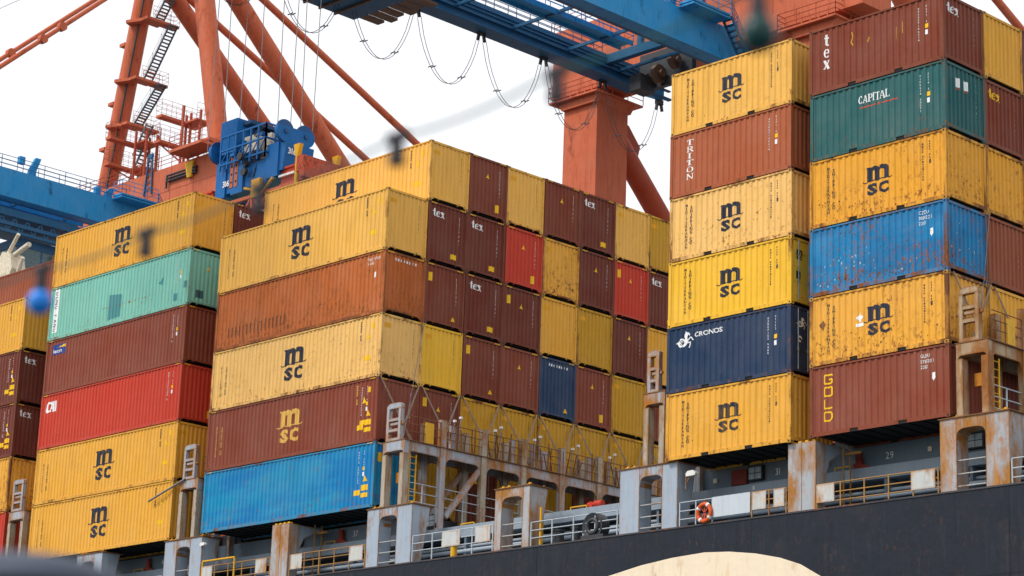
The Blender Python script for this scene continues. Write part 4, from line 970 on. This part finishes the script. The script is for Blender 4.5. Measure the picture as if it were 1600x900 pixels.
    m = MB(); m.prism([(44.6, 45.8), (43.4, 46.2), (43.4, 46.4), (44.6, 46.4)], 'x', xc+5.8, xc+10.2); m.box(xc+5.7, xc+10.3, 42.6, 44.6, 45.7, 45.95); fl = m.build('side_platform', ORANGE, c)
    m = MB(); rail_run(m, (xc+5.7, 42.6, 45.95), (xc+10.3, 42.6, 45.95)); m.build('guard_rail', ORANGE_D, fl)
    m = MB(); m.beam((xc-.2, 44.5, 43.6), (xc+.2, 44.5, 47.2), .12, .12); m.beam((xc+.9, 44.5, 43.6), (xc+.7, 44.5, 47.2), .12, .12); m.box(xc+.15, xc+.75, 44.4, 44.6, 46.9, 47.3)
    for i in range(5): m.beam((xc-.1+.05*i, 44.5, 44+i*.65), (xc+.85, 44.5, 44.3+i*.65), .06, .06)
    m.build('mast_bracket', CBLUE_D, c)
    return c
cR = crane(-56.0, 'right quay crane with blue boom and looping cables above the right stacks')
cL = crane(-118.6, 'left quay crane with tall orange tube frame and stair platforms behind the left stack')
# festoon cables under the far girder of the right crane
def festoon(c, x, y0, st, n, z):
    for i in range(n):
        y = y0-i*st
        m = MB(); m.beam((x, y-.28, z+.25), (x, y+.28, z+.25), .3, .35); m.beam((x, y-.2, z+.1), (x, y-.3, z-.35), .16); m.beam((x, y+.2, z+.1), (x, y+.3, z-.35), .16)
        p = m.build('cable_carrier', DKMETAL, c)
        m = MB()
        for dx, dz in ((-.16, 0), (.16, .12)):
            pts = [(x+dx, y-.3-(st-.6)*t/16, z-.35-(3.6+dz)*(1-(2*t/16-1)**2)**.8) for t in range(17)]
            m.path(pts, .020, 6)
            for t in (4, 12): q = pts[t]; m.tube((q[0]-.2, q[1], q[2]), (q[0]+.2, q[1], q[2]), .035, 6)
        m.build('festoon_cable', plain('cable_black', (.06, .065, .07), .5), p)
festoon(cR, -60.6, 46.3, 5.6, 8, 38.55)
m = MB(); m.box(-61.6, -51.6, 4.5, 19.8, 36.9, 37.25); 
tr = m.build('trolley', CBLUE_D, cR)
m = MB()
for i in range(6): m.box(-61.2+i*.9, -60.6+i*.9, 19.8, 21.4+.3*(i % 2), 36.95, 37.1)
for i in range(12): m.box(-61.6, -51.6, 5+i*1.2, 5.12+i*1.2, 36.75, 36.9)
m.build('trolley_slat', paint('slat_brown', (.12, .07, .05), rust=.8), tr)
# left crane's trolley with operator cab
m = MB(); m.box(-121.5, -115.2, 20, 36.5, 37.5, 38.1)
tr = m.build('trolley', CBLUE_D, cL)
m = MB()
for i in range(14): m.beam((-115.4, 20.5+i*1.2, 37.5), (-115.4, 21.1+i*1.2, 36.3), .09, .12); m.beam((-115.4, 21.1+i*1.2, 36.3), (-115.4, 21.7+i*1.2, 37.5), .09, .12)
m.beam((-115.4, 20, 36.3), (-115.4, 37, 36.3), .2, .25); m.beam((-115.4, 20, 36.9), (-115.4, 38, 36.9), .3, .3); m.box(-118, -115.6, 21, 28, 35.9, 37.4); m.build('trolley_truss', CBLUE_D, tr)
cab = MB()
for x in (-120.6, -116.2):
    for y in (31.0, 33.2, 35.8): cab.box(x, x+.16, y, y+.16, 32.6, 36.2)
cab.box(-120.7, -116.0, 30.9, 36.0, 32.3, 32.7); cab.box(-120.7, -116.0, 30.9, 36.0, 35.5, 36.2); cab.box(-116.08, -116.04, 31.1, 35.9, 33.5, 33.6)
cb = cab.build('operator_cab', paint('cab_blue', (.02, .10, .22), rust=.1), cL)
m = MB(); m.box(-116.1, -116.07, 31.1, 35.85, 32.7, 35.5); m.box(-120.5, -116.2, 30.98, 31.0, 32.7, 35.5); m.build('window_pane', plain('cab_glass', (.10, .17, .19), .1), cb)
m = MB(); m.box(-116.0, -115.5, 34.2, 35.5, 34.7, 35.4); m.build('air_unit', paint('unit_tan', (.42, .25, .16), rust=.1), cb)
# pale deck crane of another ship, far left
dc = empty('deck_crane', (-112, 28, 10), 'cream coloured deck machinery with white railings below the left operator cab', 'deck crane')
m = MB(); m.box(-109.8, -106.8, 24, 26, 20, 28.9); m.box(-110.2, -106.4, 23.5, 26.4, 28.9, 29.2); m.build('tower', WHITEP, dc)
m = MB(); m.prism([(-107.8, 29.2), (-105.9, 29.2), (-105.4, 30.2), (-105.8, 31.4), (-106.9, 31.7), (-107.9, 30.6)], 'y', 24.2, 25.4); m.tube((-107.0, 24.8, 31.2), (-103.6, 24.4, 31.7), .2, 10); m.tube((-108.1, 24.8, 30.6), (-105.2, 24.4, 32.8), .14, 10); m.tube((-106.2, 24.8, 28.6), (-104.6, 24.6, 30.9), .16, 8); m.build('jib', CREAM, dc)
m = MB(); rail_run(m, (-113, 23.8, 28.6), (-106.4, 23.6, 29.2), 1.3, 1.2, .06, 2); m.beam((-113, 23.6, 29.2), (-106.0, 23.6, 26.8), .16); m.beam((-111.5, 23.6, 26.4), (-109.8, 23.6, 30.0), .16); m.build('railing', WHITEP, dc)

# ------------------------------------------------------------------ spreader hanging above the stacks
sp = empty('container_spreader', (-54.5, 8, 22), 'blue and red container spreader hanging on ropes above the middle stack', 'spreader')
SB = paint('spreader_blue', (.003, .12, .38), rust=.12, fade=.15)
def X(px, py): return (-57.76+(px-345)/18.0, 21.93+((305-py)-(px-345)*.333)/29.0)
m = MB(); m.box(-57.1, -52.2, 7.3, 8.9, 22.0, 23.3); m.box(-57.35, -56.5, 7.2, 9.0, 21.8, 23.9); m.box(-53.0, -52.0, 7.2, 9.0, 22.1, 24.0); m.prism([(-56.5, 23.3), (-55.7, 23.3), (-56.5, 24.1)], 'y', 7.3, 8.9); m.box(-55.9, -54.9, 7.15, 7.3, 21.8, 24.0); body = m.build('main_frame', SB, sp)
m = MB(); m.box(-56.9, -55.5, 7.0, 10.2, 24.2, 26.1); m.build('electric_house', SB, sp)
m = MB()
for i in range(12): m.box(-56.9+i*.12, -56.87+i*.12, 6.985, 6.999, 24.35, 26.05)
for i in range(22): m.box(-55.499, -55.485, 7.1+i*.14, 7.13+i*.14, 24.35, 26.05)
m.build('cladding_rib', SB, sp)
m = MB(); m.box(-55.49, -54.8, 7.4, 10.0, 25.75, 25.95); m.box(-55.45, -55.0, 8.0, 9.6, 25.0, 25.6); m.build('awning', paint('awning_blue', (.01, .06, .16)), sp)
m = MB()
for z in (23.6, 24.4, 25.2): m.beam((-56.8, 7.0, z), (-52.9, 7.0, z), .09); m.beam((-52.9, 7.0, z), (-52.9, 9.6, z), .09)
for i in range(7): m.beam((-56.8+i*.65, 7.0, 23.3), (-56.8+i*.65, 7.0, 25.25), .08)
for i in range(6): m.beam((-56.8+i*.65, 7.0, 23.6), (-56.15+i*.65, 7.0, 24.4), .05)
for i in range(5): m.beam((-52.9, 7.0+i*.65, 23.3), (-52.9, 7.0+i*.65, 25.25), .08)
m.build('cage_railing', SB, sp)
m = MB(); m.box(-55.6, -54.1, 7.4, 8.6, 24.1, 25.0); m.box(-53.8, -53.2, 7.6, 8.4, 24.0, 24.9); m.build('drum_cover', CREAM, sp)
m = MB()
for y, z in ((7.3, 23.6), (8.4, 23.9), (7.6, 22.8)): m.disc((-54.6, y-.6, z), 'y', .22, .2, 12)
m.build('motor', DKMETAL, sp)
rn = random.Random(3)
for i in range(16):
    m = MB(); x, z, y = rn.uniform(-56.0, -53.2), rn.uniform(22.3, 24.9), rn.uniform(7.0, 7.4)
    if i % 2: m.box(x, x+rn.uniform(.15, .5), y-.1, y+.3, z, z+rn.uniform(.1, .35)); m.build('gear_box', DKMETAL if i % 4 == 1 else SB, sp)
    else: m.tube((x, y-.1, z), (x+rn.uniform(-.6, .6), y, z+rn.uniform(.2, .8)), .04, 6); m.build('hydraulic_hose', DKMETAL, sp)
for xs in (-57.5, -51.75):
    m = MB(); n = 14; c1, c2, zc, r = 7.35, 8.7, 24.55, .60
    pts = [(c1-r*math.sin(math.pi*i/n), zc+r*math.cos(math.pi*i/n)) for i in range(n+1)]+[(c2+r*math.sin(math.pi*i/n), zc-r*math.cos(math.pi*i/n)) for i in range(n+1)]
    pts = [(y, min(z, zc+.28)) for y, z in pts]
    m.prism(pts, 'x', xs-.12, xs+.12); hs = m.build('sheave_housing', SB, sp)
    m = MB()
    for cy in (c1, c2): m.disc((xs, cy, zc+.08), 'x', .58, .1, 24); m.disc((xs+.15, cy, zc), 'x', .14, .1, 10)
    m.build('sheave', paint('sheave_blue', (.01, .08, .24), rust=.2), hs)
m = MB(); m.prism([(-52.6, 22.4), (-51.7, 22.4), (-51.5, 23.95), (-52.0, 24.0)], 'y', 7.3, 9.2); m.build('neck', SB, sp)
m = MB()
for p in word('316', 0, 0, .34, bold=.03): m.poly([(-51.485-.0, 7.45+a, 23.3+b) for a, b in p])
for p in word('316', 0, 0, .34, bold=.03): m.poly([(-56.7+a, 7.19, 22.4+b) for a, b in p])
m.build('number', WHITE, sp)
m = MB(); m.box(-56.0, -55.75, 7.12, 7.28, 22.2, 24.0); m.box(-55.6, -55.35, 7.12, 7.28, 22.2, 24.0); pl = m.build('guide_plate', paint('plate_orange', (.45, .13, .05), rust=.3), sp)
m = MB()
for x in (-55.87, -55.47):
    for z in (22.5, 22.95, 23.4): m.disc((x, 7.115, z), 'y', .07, .01, 10)
m.build('bolt_hole', BLACK, pl)
for s in (1, -1):
    x0, x1 = (-52.0, -49.9) if s > 0 else (-60.3, -57.9)
    m = MB(); m.box(x0, x1, 7.5, 7.62, 21.65, 22.45); m.box(x0, x1, 7.4, 7.9, 21.55, 21.65); m.box(x0, x1, 7.4, 7.9, 22.45, 22.55); m.box(x0, x1, 8.5, 8.62, 21.65, 22.45); m.box(x0, x1, 8.4, 8.9, 22.45, 22.55); arm = m.build('telescopic_arm', REDSP, sp)
    m = MB(); m.box(x0, x1, 7.3, 7.42, 22.0, 22.12); m.build('hydraulic_rod', WHITEP, arm)
    xe = -49.9 if s > 0 else -60.9
    m = MB(); m.box(xe, xe+.7, 6.7, 9.5, 21.7, 22.55 if s > 0 else 22.2); m.box(xe+.5, xe+.9, 6.6, 9.6, 21.3, 21.9); eb = m.build('end_beam', paint('end_beam_red', (.48, .07, .03), rust=1.0, rustcol=(.07, .03, .02)), sp)
    for yy in ((6.7, 9.3) if s > 0 else ()): m = MB(); m.prism([(xe-.05, 22.7), (xe+.2, 22.7), (xe+.32, 23.25), (xe-.17, 23.25)], 'y', yy, yy+.25); m.tube((xe+.1, yy+.1, 20.9), (xe+.1, yy+.1, 22.8), .12, 8); m.build('corner_guide', SAFETY, sp)
OT = paint('truss_orange', (.62, .13, .045), rust=.35)
m = MB()
for y in (7.2, 9.4):
    m.beam((-60.5, y, 21.35), (-50.0, y, 21.35), .18, .18)
    for x in (-58.0, -56.0, -54.0, -52.6, -50.8): m.beam((x, y, 21.35), (x, y, 20.2), .12); m.beam((x+.1, y, 21.3), (x+.9, y, 20.3), .09); m.beam((x-.1, y, 21.3), (x-.9, y, 20.3), .09)
for x in (-58.0, -54.0, -50.8): m.beam((x, 7.2, 20.25), (x, 9.4, 20.25), .1)
m.build('lower_truss', OT, sp)
m = MB(); m.box(-53.9, -53.2, 7.0, 7.2, 21.2, 22.2); m.beam((-53.2, 7.1, 21.2), (-52.2, 7.1, 22.0), .12); m.beam((-53.9, 7.1, 21.7), (-54.6, 7.1, 21.9), .12); m.build('latch', SAFETY, sp)
for i, (x, y) in enumerate(((-57.9, 6.9), (-57.9, 7.9), (-57.9, 8.9), (-51.75, 6.85), (-51.75, 7.7), (-51.75, 8.4), (-51.75, 9.2), (-55.8, 8.6))):
    m = MB(); m.tube((x, y, 24.6), (x+(-.2 if i % 2 else .1), y, 37), .022, 5); m.build('hoist_rope', ROPE, sp)

sp.location.z -= .5; sp.location.x += .15
# ------------------------------------------------------------------ foreground: string of bulbs near the lens
def from_cam(px, py, d):
    v = F_*1.0+R_*((px-800)/3632.83)-U_*((py-450)/3632.83)
    return CAM+v*d
zs = [7.0*(1-.069*n) for n in range(-1, 7)]
sock = [(65, 438), (228, 382), (405, 312), (620, 236), (870, 135), (1185, 2)]
S3 = [from_cam(px, py, zs[i+1]) for i, (px, py) in enumerate(sock)]
SOCKM = plain('socket_black', (.018, .016, .024), .5); 
cab_pts = [from_cam(-260, 520, zs[0]+.6)]+[p+Vector((0, 0, .035)) for p in S3]+[from_cam(1720, -180, zs[7]-.4)]
m = MB(); pts = []
for a, b in zip(cab_pts[:-1], cab_pts[1:]):
    for i in range(10): t = i/10; q = a.lerp(b, t); q.z -= .018*4*t*(1-t); pts.append(q)
pts.append(cab_pts[-1]); m.path(pts, .0038, 8)
m.build('string_light_cable', plain('cable_green', (.01, .10, .10), .5), None, None, 'thin dark green cable of the string of bulbs crossing the foreground out of focus', 'cable')
def bulb(loc, col, label, bare=False):
    r = empty('string_light', loc, label, 'string light', 'string lights in the foreground')
    m = MB(); lp = Vector(loc)
    m.tube(lp+Vector((0, 0, .036)), lp+Vector((0, 0, -.034)), .014, 16, r2=.021); m.tube(lp+Vector((-.03, .0, .036)), lp+Vector((.03, .0, .036)), .014, 10)
    m.build('socket', SOCKM, r)
    if bare: return
    m = MB(); n, k = 20, 10; P = []
    for i in range(k+1):
        a = math.pi*i/k
        for j in range(n): P.append(lp+Vector((.037*math.sin(a)*math.cos(2*math.pi*j/n), .037*math.sin(a)*math.sin(2*math.pi*j/n), -.067+.040*math.cos(a))))
    m.grid(P, [(i*n+j, i*n+(j+1) % n, (i+1)*n+(j+1) % n, (i+1)*n+j) for i in range(k) for j in range(n)], 0, True)
    mt = plain('bulb_'+col[0], col[1], .25); m.build('bulb', mt, r)
bulb(S3[0], ('blue', (.015, .22, .75)), 'blurred blue bulb hanging at the left edge in the foreground')
for p, l in ((S3[1], 'blurred empty lamp socket in front of the top yellow container of the left stack'), (S3[2], 'blurred empty lamp socket below the blue spreader'), (S3[3], 'blurred empty lamp socket above the middle stack'), (S3[4], 'blurred empty lamp socket in front of the pale sky beside the orange leg')): bulb(p, None, l, True)
bulb(S3[5], ('green', (.005, .045, .045)), 'blurred dark green bulb in front of the blue crane stairs')
# unidentified dark foreground shape at the lower left corner, built as a rounded hood
m = MB(); o = from_cam(40, 908, 5.0); n, k = 24, 10; P = []
for i in range(k+1):
    a = math.pi/2*i/k
    for j in range(n): P.append(o+Vector((.22*math.cos(2*math.pi*j/n)*math.sin(a)**.8, .22*math.sin(2*math.pi*j/n)*math.sin(a)**.8, .075*math.cos(a)-.02)))
m.grid(P, [(i*n+j, i*n+(j+1) % n, (i+1)*n+(j+1) % n, (i+1)*n+j) for i in range(k) for j in range(n)], 0, True)
can = empty('foreground_hood', (o.x, o.y, -19.2), 'blurred dark grey rounded hood in the lower left corner', 'foreground shape')
me = m.build('cap', plain('cap_grey', (.06, .075, .11), .6), can)
m = MB(); m.tube((o.x, o.y, -19.2), (o.x, o.y, o.z-.02), .05, 12); m.build('pole', DKMETAL, can)
